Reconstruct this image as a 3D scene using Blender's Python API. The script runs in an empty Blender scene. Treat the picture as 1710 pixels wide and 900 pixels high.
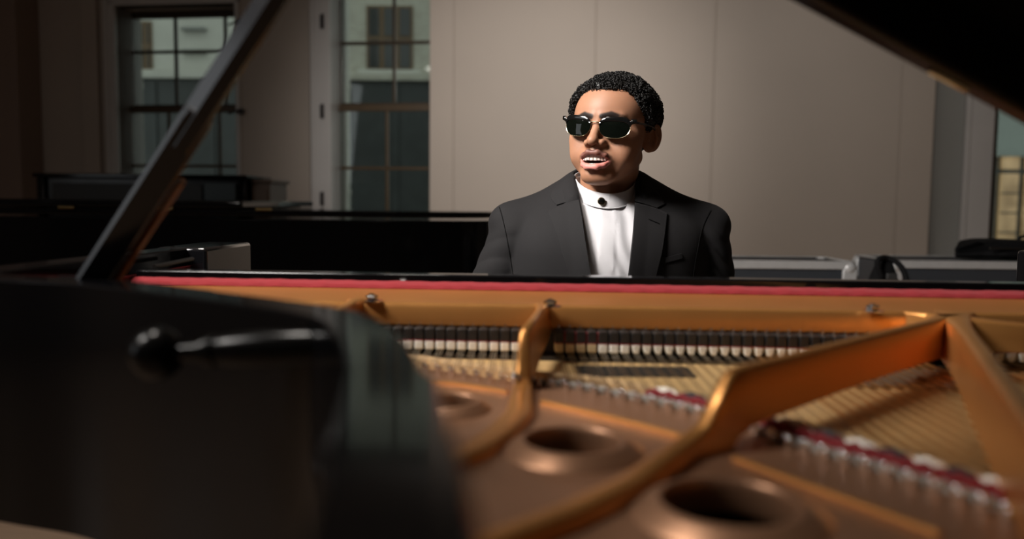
import bpy, bmesh, math, random
import numpy as np
from mathutils import Vector, Matrix

random.seed(7)
rng = np.random.default_rng(11)
SC = bpy.context.scene
COL = SC.collection
PI = math.pi
W_PX, H_PX, F_PX = 1710.0, 900.0, 1377.0

# ------------------------------------------------------------------ camera
CAM = Vector((0.0, 0.0, 1.10))
PITCH = math.radians(4.69)
ROLL = math.radians(0.6)
fwd = Vector((0, math.cos(PITCH), -math.sin(PITCH)))
rt0 = Vector((1, 0, 0))
up0 = rt0.cross(fwd)
rt = rt0 * math.cos(ROLL) + up0 * math.sin(ROLL)
up = up0 * math.cos(ROLL) - rt0 * math.sin(ROLL)


def ray(px, py):
    return rt * ((px - 855) / F_PX) + up * ((450 - py) / F_PX) + fwd


def at_z(px, py, z):
    d = ray(px, py)
    return CAM + d * ((z - CAM.z) / d.z)


def at_y(px, py, y):
    d = ray(px, py)
    return CAM + d * ((y - CAM.y) / d.y)


def make_camera():
    cd = bpy.data.cameras.new('camera')
    cd.sensor_width = 36.0
    cd.sensor_fit = 'HORIZONTAL'
    cd.lens = F_PX / W_PX * 36.0
    cd.clip_start = 0.02
    cd.clip_end = 200
    cd.dof.use_dof = True
    cd.dof.focus_distance = 1.68
    cd.dof.aperture_fstop = 2.3
    cd.dof.aperture_blades = 0
    o = bpy.data.objects.new('camera', cd)
    COL.objects.link(o)
    m = Matrix((rt, up, -fwd)).transposed().to_4x4()
    m.translation = CAM
    o.matrix_world = m
    SC.camera = o


# ------------------------------------------------------------------ materials
MATS = {}


def mat(name, color, rough=0.5, metal=0.0, coat=0.0, bump=0.0, bscale=200.0, var=0.0, vscale=8.0,
        spec=0.5, sheen=0.0, sss=0.0, stretch=None, rvar=0.0):
    if name in MATS:
        return MATS[name]
    m = bpy.data.materials.new(name)
    m.use_nodes = True
    nt = m.node_tree
    b = nt.nodes['Principled BSDF']
    c = (*color, 1.0)
    b.inputs['Base Color'].default_value = c
    b.inputs['Roughness'].default_value = rough
    b.inputs['Metallic'].default_value = metal
    b.inputs['Coat Weight'].default_value = coat
    b.inputs['Coat Roughness'].default_value = 0.04
    b.inputs['Specular IOR Level'].default_value = spec
    b.inputs['Sheen Weight'].default_value = sheen
    if sss:
        b.inputs['Subsurface Weight'].default_value = sss
        b.inputs['Subsurface Radius'].default_value = (0.012, 0.004, 0.002)
        b.inputs['Subsurface Scale'].default_value = 0.6
    tc = nt.nodes.new('ShaderNodeTexCoord')
    src = tc.outputs['Object']
    if stretch:
        mp = nt.nodes.new('ShaderNodeMapping')
        mp.inputs['Scale'].default_value = stretch
        nt.links.new(src, mp.inputs['Vector'])
        src = mp.outputs['Vector']
    if var:
        n = nt.nodes.new('ShaderNodeTexNoise')
        n.inputs['Scale'].default_value = vscale
        n.inputs['Detail'].default_value = 4
        nt.links.new(src, n.inputs['Vector'])
        mx = nt.nodes.new('ShaderNodeMix')
        mx.data_type = 'RGBA'
        mx.inputs[6].default_value = tuple(v * (1 - var) for v in color) + (1,)
        mx.inputs[7].default_value = tuple(min(1, v * (1 + var)) for v in color) + (1,)
        nt.links.new(n.outputs['Fac'], mx.inputs[0])
        nt.links.new(mx.outputs[2], b.inputs['Base Color'])
    if rvar:
        n2 = nt.nodes.new('ShaderNodeTexNoise')
        n2.inputs['Scale'].default_value = vscale * 2
        n2.inputs['Detail'].default_value = 5
        nt.links.new(src, n2.inputs['Vector'])
        mr = nt.nodes.new('ShaderNodeMapRange')
        mr.inputs['To Min'].default_value = max(0.01, rough - rvar)
        mr.inputs['To Max'].default_value = rough + rvar
        nt.links.new(n2.outputs['Fac'], mr.inputs['Value'])
        nt.links.new(mr.outputs['Result'], b.inputs['Roughness'])
    if bump:
        n = nt.nodes.new('ShaderNodeTexNoise')
        n.inputs['Scale'].default_value = bscale
        n.inputs['Detail'].default_value = 3
        nt.links.new(src, n.inputs['Vector'])
        bp = nt.nodes.new('ShaderNodeBump')
        bp.inputs['Strength'].default_value = bump
        bp.inputs['Distance'].default_value = 0.002
        nt.links.new(n.outputs['Fac'], bp.inputs['Height'])
        nt.links.new(bp.outputs['Normal'], b.inputs['Normal'])
    MATS[name] = m
    return m


def emit_mat(name, color, strength, var=0.3, vscale=3.0):
    m = bpy.data.materials.new(name)
    m.use_nodes = True
    nt = m.node_tree
    b = nt.nodes['Principled BSDF']
    b.inputs['Base Color'].default_value = (0.1, 0.1, 0.1, 1)
    b.inputs['Emission Color'].default_value = (*color, 1)
    b.inputs['Emission Strength'].default_value = strength
    return m


def glass_mat():
    m = bpy.data.materials.new('window_glass')
    m.use_nodes = True
    nt = m.node_tree
    nt.nodes.clear()
    out = nt.nodes.new('ShaderNodeOutputMaterial')
    tr = nt.nodes.new('ShaderNodeBsdfTransparent')
    tr.inputs['Color'].default_value = (0.86, 0.9, 0.88, 1)
    gl = nt.nodes.new('ShaderNodeBsdfGlossy')
    gl.inputs['Roughness'].default_value = 0.02
    fr = nt.nodes.new('ShaderNodeFresnel')
    fr.inputs['IOR'].default_value = 1.45
    mx = nt.nodes.new('ShaderNodeMixShader')
    nt.links.new(fr.outputs[0], mx.inputs[0])
    nt.links.new(tr.outputs[0], mx.inputs[1])
    nt.links.new(gl.outputs[0], mx.inputs[2])
    nt.links.new(mx.outputs[0], out.inputs[0])
    return m


# ------------------------------------------------------------------ mesh builder
class MB:
    def __init__(self):
        self.v, self.f = [], []

    def add(self, vs, fs):
        b = len(self.v)
        self.v += [tuple(p) for p in vs]
        self.f += [tuple(b + i for i in f) for f in fs]
        return self

    def box(self, lo, hi, mtx=None):
        x0, y0, z0 = lo
        x1, y1, z1 = hi
        vs = [Vector(p) for p in ((x0, y0, z0), (x1, y0, z0), (x1, y1, z0), (x0, y1, z0),
                                  (x0, y0, z1), (x1, y0, z1), (x1, y1, z1), (x0, y1, z1))]
        if mtx is not None:
            vs = [mtx @ p for p in vs]
        return self.add(vs, [(0, 3, 2, 1), (4, 5, 6, 7), (0, 1, 5, 4), (1, 2, 6, 5), (2, 3, 7, 6), (3, 0, 4, 7)])

    def hexa(self, p8):
        return self.add(p8, [(0, 3, 2, 1), (4, 5, 6, 7), (0, 1, 5, 4), (1, 2, 6, 5), (2, 3, 7, 6), (3, 0, 4, 7)])

    def prism(self, pts, z0, z1, mtx=None):
        """closed ccw polygon in xy, extruded in z"""
        n = len(pts)
        vs = [Vector((p[0], p[1], z0)) for p in pts] + [Vector((p[0], p[1], z1)) for p in pts]
        if mtx is not None:
            vs = [mtx @ p for p in vs]
        fs = [tuple(reversed(range(n))), tuple(range(n, 2 * n))]
        fs += [(i, (i + 1) % n, n + (i + 1) % n, n + i) for i in range(n)]
        return self.add(vs, fs)

    def loft(self, rings, closed_ring=True, caps=True):
        n = len(rings[0])
        vs = [p for r in rings for p in r]
        fs = []
        m = n if closed_ring else n - 1
        for i in range(len(rings) - 1):
            for j in range(m):
                k = (j + 1) % n
                fs.append((i * n + j, i * n + k, (i + 1) * n + k, (i + 1) * n + j))
        if caps and closed_ring:
            fs.append(tuple(reversed(range(n))))
            fs.append(tuple(range((len(rings) - 1) * n, len(rings) * n)))
        return self.add(vs, fs)

    def tube(self, path, r, n=8, closed=False, flat=1.0):
        path = [Vector(p) for p in path]
        rs = r if isinstance(r, (list, tuple)) else [r] * len(path)
        rings = []
        prev = None
        N = len(path)
        for i, p in enumerate(path):
            if closed:
                t = path[(i + 1) % N] - path[i - 1]
            else:
                t = path[min(i + 1, N - 1)] - path[max(i - 1, 0)]
            t.normalize()
            if prev is None:
                a = Vector((0, 0, 1)) if abs(t.z) < 0.9 else Vector((1, 0, 0))
            else:
                a = prev
            u = (a - t * a.dot(t)).normalized()
            prev = u
            w = t.cross(u)
            rings.append([p + (u * math.cos(2 * PI * k / n) * flat + w * math.sin(2 * PI * k / n)) * rs[i] for k in range(n)])
        if closed:
            rings.append(rings[0])
            return self.loft(rings, caps=False)
        return self.loft(rings)

    def lathe(self, prof, origin=(0, 0, 0), axis=(0, 0, 1), n=24, caps=True):
        a = Vector(axis).normalized()
        t = Vector((1, 0, 0)) if abs(a.x) < 0.9 else Vector((0, 1, 0))
        u = (t - a * t.dot(a)).normalized()
        w = a.cross(u)
        o = Vector(origin)
        rings = [[o + a * h + (u * math.cos(2 * PI * k / n) + w * math.sin(2 * PI * k / n)) * max(r, 1e-5) for k in range(n)] for r, h in prof]
        return self.loft(rings, caps=caps)

    def ball(self, c, r, n=16, m=10):
        rr = r if isinstance(r, (tuple, list)) else (r, r, r)
        rings = []
        for i in range(1, m):
            th = PI * i / m
            rings.append([Vector(c) + Vector((rr[0] * math.sin(th) * math.cos(2 * PI * k / n), rr[1] * math.sin(th) * math.sin(2 * PI * k / n), -rr[2] * math.cos(th))) for k in range(n)])
        return self.loft(rings)

    def sweep(self, prof, path, up=(0, 0, 1), caps=True):
        """prof: list of (side, height) ccw; path: 3D points"""
        upv = Vector(up)
        path = [Vector(p) for p in path]
        rings = []
        for i, p in enumerate(path):
            t = path[min(i + 1, len(path) - 1)] - path[max(i - 1, 0)]
            t.normalize()
            s = t.cross(upv).normalized()
            h = s.cross(t).normalized()
            rings.append([p + s * a + h * b for a, b in prof])
        return self.loft(rings, caps=caps)


def obj(name, mb, material, parent=None, bevel=0.0, smooth=True, segs=2, loc=None, angle=35):
    me = bpy.data.meshes.new(name)
    if isinstance(mb, MB):
        me.from_pydata([tuple(v) for v in mb.v], [], mb.f)
    else:
        mb.to_mesh(me)
        mb.free()
    bm = bmesh.new()
    bm.from_mesh(me)
    bmesh.ops.recalc_face_normals(bm, faces=bm.faces)
    bm.to_mesh(me)
    bm.free()
    for mm in (material if isinstance(material, (list, tuple)) else [material]):
        me.materials.append(mm)
    o = bpy.data.objects.new(name, me)
    COL.objects.link(o)
    if loc is not None:
        o.location = loc
    attach(o, parent)
    if bevel:
        md = o.modifiers.new('bevel', 'BEVEL')
        md.width = bevel
        md.segments = segs
        md.limit_method = 'ANGLE'
        md.angle_limit = math.radians(40)
        md.harden_normals = False
    if smooth:
        me.polygons.foreach_set('use_smooth', [True] * len(me.polygons))
        try:
            me.set_sharp_from_angle(angle=math.radians(angle))
        except Exception:
            pass
    return o


def attach(o, parent):
    """parent keeping the child's coordinates as world coordinates"""
    if parent is None:
        return
    o.parent = parent
    off = Vector((0, 0, 0))
    p = parent
    while p is not None:
        off += p.location
        off += p.matrix_parent_inverse.translation
        p = p.parent
    o.matrix_parent_inverse = Matrix.Translation(-off)


def thing(name, label, cat, loc=(0, 0, 0), group=None):
    o = bpy.data.objects.new(name, None)
    o.empty_display_size = 0.1
    COL.objects.link(o)
    o.location = loc
    return tag(o, label, cat, group)


def tag(o, label, cat, group=None):
    o['label'] = label
    o['category'] = cat
    if group:
        o['group'] = group
    return o


def struct(o, label=None):
    o['kind'] = 'structure'
    return o


def dup_tree(o, delta, parent):
    c = o.copy()
    COL.objects.link(c)
    c.parent = parent
    c.matrix_parent_inverse = o.matrix_parent_inverse.copy()
    c.location = o.location + delta
    for ch in o.children:
        d = ch.copy()
        COL.objects.link(d)
        d.parent = c
        d.matrix_parent_inverse = ch.matrix_parent_inverse.copy()
    return c


def catmull(pts, n=8):
    P = [Vector(p) for p in pts]
    out = []
    for i in range(len(P) - 1):
        p0, p1, p2, p3 = P[max(i - 1, 0)], P[i], P[i + 1], P[min(i + 2, len(P) - 1)]
        for k in range(n):
            t = k / n
            out.append(0.5 * ((2 * p1) + (p2 - p0) * t + (2 * p0 - 5 * p1 + 4 * p2 - p3) * t * t + (3 * p1 - p0 - 3 * p2 + p3) * t ** 3))
    out.append(P[-1].copy())
    return out


def offset2d(pts, d):
    """offset an open 2-D polyline to its left side by d"""
    out = []
    n = len(pts)
    for i in range(n):
        a = Vector(pts[max(i - 1, 0)]).to_2d()
        b = Vector(pts[min(i + 1, n - 1)]).to_2d()
        t = (b - a).normalized()
        nrm = Vector((-t.y, t.x))
        dd = d[i] if isinstance(d, (list, tuple)) else d
        out.append(Vector(pts[i]).to_2d() + nrm * dd)
    return out
# ------------------------------------------------------------------ room
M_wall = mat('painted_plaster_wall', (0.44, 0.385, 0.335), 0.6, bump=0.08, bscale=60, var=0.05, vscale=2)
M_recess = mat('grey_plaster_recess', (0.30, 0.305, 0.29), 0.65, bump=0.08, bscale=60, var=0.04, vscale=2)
M_trim = mat('white_painted_trim', (0.56, 0.55, 0.54), 0.45, bump=0.05, bscale=40, var=0.06, vscale=5)
M_sash = mat('dark_stained_sash', (0.045, 0.028, 0.012), 0.35, var=0.25, vscale=12)
M_ceil = mat('ceiling_paint', (0.5, 0.48, 0.45), 0.8, var=0.03)
M_glass = glass_mat()


def floor_mat():
    m = mat('oak_strip_floor', (0.50, 0.345, 0.24), 0.38, var=0.18, vscale=3, stretch=(1, 14, 1), rvar=0.08)
    return m


M_floor = floor_mat()

# wall frame: front surface of the main back wall runs along WD, faces WN
WA = math.radians(8.0)
WD = Vector((math.cos(WA), -math.sin(WA), 0))
WN = Vector((-math.sin(WA), -math.cos(WA), 0))
WO = Vector((0, 7.2, 0))


def wall_s(px, back=0.0, py=340):
    """distance along the wall, on the plane lying `back` metres behind its face"""
    d = ray(px, py)
    o = WO - WN * back
    t = (o - CAM).dot(WN) / d.dot(WN)
    return (CAM + d * t - o).dot(WD)


def wall_z(px, py, back=0.0):
    d = ray(px, py)
    o = WO - WN * back
    t = (o - CAM).dot(WN) / d.dot(WN)
    return (CAM + d * t).z


WM = Matrix((WD, -WN, Vector((0, 0, 1)))).transposed().to_4x4()
WM.translation = WO          # local: x along wall, y behind the face, z up


def wbox(mb, s0, s1, y0, y1, z0, z1):
    return mb.box((s0, y0, z0), (s1, y1, z1), WM)


CEIL = 3.9
TH = 0.38


def build_window(idx, s_open0, s_open1, z0, z1, cols, col_px_low, up_rows, meet, low_rows, back=0.24, casing=(0.1, 0.1)):
    """double-hung window; cols/rows are muntin positions in wall coordinates"""
    w = bpy.data.objects.new(f'window_{idx}', None)
    COL.objects.link(w)
    w['kind'] = 'structure'
    # casing boards round the opening
    mb = MB()
    cw0, cw1 = casing
    if cw0:
        wbox(mb, s_open0 - cw0, s_open0, -0.035, TH, z0 - 0.05, z1 + 0.1)
        wbox(mb, s_open0 - cw0 - 0.02, s_open0 - cw0 + 0.02, -0.05, 0, z0 - 0.05, z1 + 0.1)
    if cw1:
        wbox(mb, s_open1, s_open1 + cw1, -0.035, TH, z0 - 0.05, z1 + 0.1)
    wbox(mb, s_open0 - cw0, s_open1 + cw1, -0.035, 0.1, z1, z1 + 0.13)
    wbox(mb, s_open0 - cw0 - 0.04, s_open1 + cw1 + 0.04, -0.07, 0.1, z0 - 0.06, z0)
    obj('window_casing', mb, M_trim, w, bevel=0.006)
    # sashes
    c0, c1 = cols[0], cols[-1]
    st = 0.095
    mb = MB()
    y = back
    wbox(mb, c0 - st, c0, y, y + 0.04, z0, z1)
    wbox(mb, c1, c1 + st, y, y + 0.04, z0, z1)
    wbox(mb, c0 - st, c1 + st, y, y + 0.04, z1 - 0.06, z1 + 0.03)
    wbox(mb, c0 - st, c1 + st, y, y + 0.04, meet - 0.02, meet + 0.035)
    for c in cols[1:-1]:
        wbox(mb, c - 0.014, c + 0.014, y + 0.005, y + 0.035, meet, z1)
    for r in up_rows:
        wbox(mb, c0, c1, y + 0.005, y + 0.035, r - 0.014, r + 0.014)
    obj('upper_sash', mb, M_sash, w, bevel=0.003)
    mb = MB()
    y = back - 0.055
    wbox(mb, c0 - st, c0 - 0.015, y, y + 0.04, z0, meet)
    wbox(mb, c1, c1 + st, y, y + 0.04, z0, meet)
    wbox(mb, c0 - st, c1 + st, y, y + 0.04, meet - 0.045, meet + 0.01)
    wbox(mb, c0 - st, c1 + st, y, y + 0.04, z0, z0 + 0.08)
    for c in col_px_low:
        wbox(mb, c - 0.014, c + 0.014, y + 0.005, y + 0.035, z0, meet)
    for r in low_rows:
        wbox(mb, c0, c1, y + 0.005, y + 0.035, r - 0.014, r + 0.014)
    obj('lower_sash', mb, mat('sash_lighter_oak', (0.07, 0.042, 0.016), 0.4, var=0.2, vscale=10), w, bevel=0.003)
    mb = MB()
    wbox(mb, c0 - 0.02, c1 + 0.02, back + 0.018, back + 0.022, meet, z1)
    wbox(mb, c0 - 0.02, c1 + 0.02, back - 0.037, back - 0.033, z0 + 0.05, meet)
    obj('glass_pane', mb, M_glass, w, smooth=False)
    return w


def build_room():
    # main wall pieces
    B = 0.24
    # window one
    w1a, w1b = wall_s(203), wall_s(399)
    z1top = wall_z(300, 8)
    sill = 0.85
    w2a, w2b = wall_s(555), wall_s(740)
    z2top = 3.3
    ch0, ch1 = wall_s(717, -0.22), wall_s(1553, -0.22)
    w3a, w3b = wall_s(1651), wall_s(1651) + 1.25
    L, R = wall_s(855) - 6.5, wall_s(855) + 6.8
    mb = MB()
    wbox(mb, L, w1a, 0, TH, 0, CEIL)
    wbox(mb, w1a, w1b, 0, TH, 0, sill)
    wbox(mb, w1a, w1b, 0, TH, z1top, CEIL)
    wbox(mb, w1b, w2a, 0, TH, 0, CEIL)
    wbox(mb, w2a, w2b, 0, TH, 0, sill)
    wbox(mb, w2a, w2b, 0, TH, z2top, CEIL)
    wbox(mb, w2b, ch1 - 0.1, 0, TH, 0, CEIL)
    struct(obj('wall_back', mb, M_wall, smooth=False))
    # projecting chase behind the pianist, with panel joints
    mb = MB()
    edges = [ch0, wall_s(757, -0.22), wall_s(990, -0.22), wall_s(1186, -0.22), wall_s(1497, -0.22), ch1]
    wbox(mb, ch0 + 0.01, ch1 - 0.01, -0.21, 0, 0, CEIL)
    for i in range(5):
        g = 0.0035 if i < 3 else 0.005
        wbox(mb, edges[i] + (g if i else 0), edges[i + 1] - (g if i < 4 else 0), -0.22, -0.2, 0, CEIL)
    struct(obj('wall_chase', mb, M_wall, bevel=0.004))
    # recess to the right of the chase, and right window
    s_trim = wall_s(1609, 0.0)
    mb = MB()
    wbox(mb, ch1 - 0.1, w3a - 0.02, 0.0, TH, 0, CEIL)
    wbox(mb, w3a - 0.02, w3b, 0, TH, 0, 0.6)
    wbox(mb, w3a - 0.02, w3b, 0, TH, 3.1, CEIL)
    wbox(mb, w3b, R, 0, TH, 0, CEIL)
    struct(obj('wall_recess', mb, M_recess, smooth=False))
    mb = MB()
    wbox(mb, s_trim - 0.03, s_trim + 0.02, -0.03, 0.01, 0, CEIL)
    struct(obj('trim_1', mb, mat('brown_trim', (0.14, 0.09, 0.07), 0.5, var=0.1), bevel=0.004))
    # column at the far left
    mb = MB()
    wbox(mb, wall_s(37, -0.3) - 0.8, wall_s(37, -0.3), -0.3, 0, 0, CEIL)
    struct(obj('wall_column', mb, mat('brown_plaster', (0.27, 0.2, 0.165), 0.6, bump=0.08, bscale=60, var=0.05, vscale=2), bevel=0.006))
    # pilaster edge beside window 1
    mb = MB()
    wbox(mb, wall_s(147), wall_s(183) - 0.05, -0.05, 0.01, 0, CEIL)
    struct(obj('trim_2', mb, M_wall, bevel=0.01))
    # windows
    cols1 = [wall_s(223, B), wall_s(298, B), wall_s(380, B), wall_s(461, B)]
    build_window(1, w1a, w1b, sill, z1top, cols1, [wall_s(284, B - .055), wall_s(368, B - .055)],
                 [wall_z(300, 86, B)], wall_z(300, 181, B), [wall_z(300, 277, B - .055), wall_z(300, 372, B - .055)], casing=(0.085, 0.04))
    cols2 = [wall_s(572, B), wall_s(658, B), wall_s(745, B)]
    build_window(2, w2a, w2b, sill, z2top, cols2, [wall_s(646, B - .055)],
                 [wall_z(650, 71, B), wall_z(650, -32, B)], wall_z(650, 178, B), [wall_z(650, 281, B - .055), wall_z(650, 384, B - .055)], casing=(0.16, 0.0))
    cols3 = [wall_s(1658, B), wall_s(1658, B) + 0.55, wall_s(1658, B) + 1.1]
    build_window(3, w3a, w3b, 0.6, 3.1, cols3, [cols3[1]], [2.6], 2.35, [], casing=(0.2, 0.1))
    # dark hinges on the casing of window 2
    w2 = bpy.data.objects['window_2']
    for py in (36, 186, 332):
        z = wall_z(537, py, -0.035)
        s = wall_s(538, -0.035, py)
        mb = MB()
        wbox(mb, s - 0.018, s + 0.018, -0.043, -0.03, z - 0.06, z + 0.06)
        mb.tube([WM @ Vector((s + 0.012, -0.048, z - 0.065)), WM @ Vector((s + 0.012, -0.048, z + 0.065))], 0.009)
        obj('hinge', mb, mat('dark_iron', (0.05, 0.045, 0.045), 0.5, metal=0.6), w2)
    w1 = bpy.data.objects['window_1']
    for py in (38, 186):
        z = wall_z(402, py, -0.035)
        s = wall_s(402, -0.035, py)
        mb = MB()
        wbox(mb, s - 0.02, s + 0.03, -0.05, -0.03, z - 0.025, z + 0.025)
        mb.tube([WM @ Vector((s - 0.09, -0.09, z - 0.03)), WM @ Vector((s - 0.03, -0.07, z)), WM @ Vector((s + 0.02, -0.04, z + 0.01))], 0.009)
        obj('shutter_latch', mb, mat('dark_iron', (0.05, 0.045, 0.045), 0.5, metal=0.6), w1)
    # other walls, floor, ceiling
    x0, x1, y0 = -6.2, 6.4, -3.2
    mb = MB().box((x0 - 0.3, y0 - 0.3, -0.1), (x1 + 0.3, 8.6, 0.0))
    struct(obj('floor', mb, M_floor, smooth=False))
    mb = MB().box((x0 - 0.3, y0 - 0.3, CEIL), (x1 + 0.3, 8.6, CEIL + 0.15))
    struct(obj('ceiling', mb, M_ceil, smooth=False))
    mb = MB().box((x0 - 0.3, y0 - 0.3, 0), (x0, 8.6, CEIL))
    struct(obj('wall_left', mb, M_wall, smooth=False))
    mb = MB().box((x1, y0 - 0.3, 0), (x1 + 0.3, 8.6, CEIL))
    struct(obj('wall_right', mb, M_wall, smooth=False))
    mb = MB().box((x0, y0 - 0.3, 0), (x1, y0, CEIL))
    struct(obj('wall_front', mb, mat('dark_unseen_wall', (0.06, 0.05, 0.045), 0.8, var=0.1), smooth=False))  # unseen wall, colour darkened so the black polish reflects little
    mb = MB()
    wbox(mb, L, w1a, -0.02, 0, 0, 0.16)
    wbox(mb, w1b, w2a, -0.02, 0, 0, 0.16)
    struct(obj('baseboard_back', mb, M_trim, bevel=0.004))


# ------------------------------------------------------------------ street outside
def build_outside():
    Y = 16.0
    M_stone = mat('pale_limestone', (0.62, 0.62, 0.56), 0.8, var=0.12, vscale=3, bump=0.3, bscale=12)
    M_base = mat('dark_slate_shopfront', (0.045, 0.052, 0.052), 0.35, var=0.3, vscale=4, rvar=0.1)
    M_wood = mat('brown_window_frame', (0.16, 0.10, 0.05), 0.5)
    M_dark = mat('dark_glazing', (0.05, 0.055, 0.055), 0.1)

    def brick_mat():
        m = mat('pale_brick', (0.56, 0.55, 0.46), 0.8)
        nt = m.node_tree
        b = nt.nodes['Principled BSDF']
        tc = nt.nodes.new('ShaderNodeTexCoord')
        mp = nt.nodes.new('ShaderNodeMapping')
        mp.inputs['Rotation'].default_value = (PI / 2, 0, 0)
        br = nt.nodes.new('ShaderNodeTexBrick')
        br.inputs['Color1'].default_value = (0.6, 0.59, 0.5, 1)
        br.inputs['Color2'].default_value = (0.5, 0.48, 0.4, 1)
        br.inputs['Mortar'].default_value = (0.36, 0.35, 0.3, 1)
        br.inputs['Scale'].default_value = 4.5
        nt.links.new(tc.outputs['Object'], mp.inputs['Vector'])
        nt.links.new(mp.outputs['Vector'], br.inputs['Vector'])
        nt.links.new(br.outputs['Color'], b.inputs['Base Color'])
        return m

    def facade(name, label, x0, x1, zb, mat_up, wins, y=Y, top=9.0, boards=None):
        root = thing(name, label, 'building', ((x0 + x1) / 2, y, 0))
        mb = MB().box((x0, y, zb), (x1, y + 1.5, top))
        obj('upper_wall', mb, mat_up, root, smooth=False)
        mb = MB().box((x0, y - 0.05, 0), (x1, y + 1.5, zb))
        for k in range(int((x1 - x0) / 1.1)):
            mb.box((x0 + 0.1 + k * 1.1, y - 0.09, 0.0), (x0 + 0.22 + k * 1.1, y - 0.04, zb - 0.1))
        obj('shopfront', mb, M_base, root, smooth=False)
        mb = MB().box((x0, y - 0.2, zb - 0.05), (x1, y, zb + 0.08))
        obj('cornice', mb, mat_up, root, bevel=0.01)
        for (a, b, c, d) in wins:
            wb = MB().box((a, y - 0.03, c), (b, y + 0.02, d))
            fr = obj('window_frame', wb, M_wood, root, smooth=False)
            mx = (a + b) / 2
            mb = MB()
            n = 3 if (b - a) > 0.8 else 2
            hz = (c + d) / 2
            for i in range(n):
                aa = a + (b - a) * i / n + 0.05
                bb = a + (b - a) * (i + 1) / n - 0.05
                for (cc, dd) in ((c + 0.05, hz - 0.04), (hz + 0.04, d - 0.05)):
                    mb.box((aa, y - 0.05, cc), (bb, y - 0.02, dd))
            obj('window_glazing', mb, M_dark, fr, smooth=False)
            mb = MB().box((a - 0.15, y - 0.16, c - 0.14), (b + 0.15, y, c))
            obj('window_ledge', mb, M_stone, root, bevel=0.01)
        if boards:
            a, b, c, d = boards
            z = c
            while z < d:
                mb = MB().box((a, y - 0.14, z), (b, y, z + 0.06))
                obj('moulded_course', mb, mat('shaded_stone_course', (0.3, 0.31, 0.29), 0.8), root, bevel=0.01)  # darker colour stands for the shadow lines of the rustication
                z += 0.42
        return root

    def X(px, y=Y):
        return (px - 855) / F_PX * y

    def Z(px, py, y=Y):
        return at_y(px, py, y).z

    zb = Z(650, 132)
    facade('street_building', 'pale stone building with moulded courses and dark shopfront seen through tall window beside upright piano',
           X(60), X(455), zb, M_stone, [(X(240), X(262), Z(250, 118), Z(250, 36))], boards=(X(312), X(352), Z(330, 90), Z(330, -20)))
    facade('street_building', 'pale brick building with brown framed window seen through window nearer the pianist',
           X(458), X(1000), zb, brick_mat(), [(X(613), X(689), Z(650, 118), Z(650, 10))])
    r3 = facade('street_building', 'grey building with lit amber shopfront seen through window beyond the flight cases',
                X(1560), X(2150), Z(1680, 258), mat('grey_render', (0.36, 0.4, 0.37), 0.8, var=0.08), [])
    # lit shop windows
    ml = emit_mat('warm_shop_light', (1.0, 0.68, 0.32), 0.42)
    nt = ml.node_tree
    b = nt.nodes['Principled BSDF']
    tc = nt.nodes.new('ShaderNodeTexCoord')
    ns = nt.nodes.new('ShaderNodeTexNoise')
    ns.inputs['Scale'].default_value = 2.5
    cr = nt.nodes.new('ShaderNodeValToRGB')
    cr.color_ramp.elements[0].position = 0.35
    cr.color_ramp.elements[0].color = (0.5, 0.3, 0.12, 1)
    cr.color_ramp.elements[1].position = 0.65
    cr.color_ramp.elements[1].color = (1.0, 0.66, 0.32, 1)
    nt.links.new(tc.outputs['Object'], ns.inputs['Vector'])
    nt.links.new(ns.outputs['Fac'], cr.inputs['Fac'])
    nt.links.new(cr.outputs['Color'], b.inputs['Emission Color'])
    x = X(1620)
    while x < X(1800):
        for (za, zc) in ((Z(1680, 283), Z(1680, 262)), (Z(1680, 420), Z(1680, 290))):
            mb = MB().box((x, Y - 0.12, za), (x + 0.34, Y - 0.06, zc))
            p = obj('lit_window', mb, ml, r3, smooth=False)
            for k in range(1, 4):
                if zc - za > 0.6:
                    zz = za + (zc - za) * k / 4
                    obj('glazing_bar', MB().box((x, Y - 0.14, zz - 0.015), (x + 0.34, Y - 0.12, zz + 0.015)), M_dark, p, smooth=False)
        x += 0.46
    # drain pipes
    for px, lab in ((235, 'pale vertical drainpipe on the stone building'), (577, 'pale vertical drainpipe on the brick building')):
        mb = MB().tube([(X(px, 14.5), 14.5, 0), (X(px, 14.5), 14.5, 9)], 0.085, 12)
        for zz in (1.2, 3.0, 4.8):
            mb.lathe([(0.1, 0), (0.1, 0.08)], (X(px, 14.5), 14.5, zz), n=12)
        tag(obj('street_drainpipe', mb, mat('pale_pipe_paint', (0.5, 0.5, 0.45), 0.6)), lab, 'pipe')
    mb = MB().box((-14, 8.9, -0.6), (22, 40, -0.45))
    struct(obj('street', mb, mat('asphalt', (0.08, 0.08, 0.08), 0.8, var=0.2), smooth=False))
# ------------------------------------------------------------------ things at the back of the room
M_black = mat('black_piano_polish', (0.0035, 0.0035, 0.004), 0.09, coat=0.0, spec=0.22)
M_black_satin = mat('black_satin_case', (0.008, 0.008, 0.008), 0.25, rvar=0.06, vscale=6)
M_alu = mat('brushed_aluminium', (0.50, 0.50, 0.50), 0.45, metal=0.25, var=0.15, vscale=20)
M_steel = mat('chrome_steel', (0.75, 0.75, 0.76), 0.12, metal=1.0)
M_casep = mat('charcoal_case_laminate', (0.035, 0.04, 0.048), 0.45, bump=0.15, bscale=90, var=0.1)
M_cloth = mat('black_nylon_cloth', (0.0035, 0.0035, 0.004), 0.85, bump=0.3, bscale=70, spec=0.2)
M_brass = mat('brass', (0.75, 0.5, 0.2), 0.22, metal=1.0)


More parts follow.
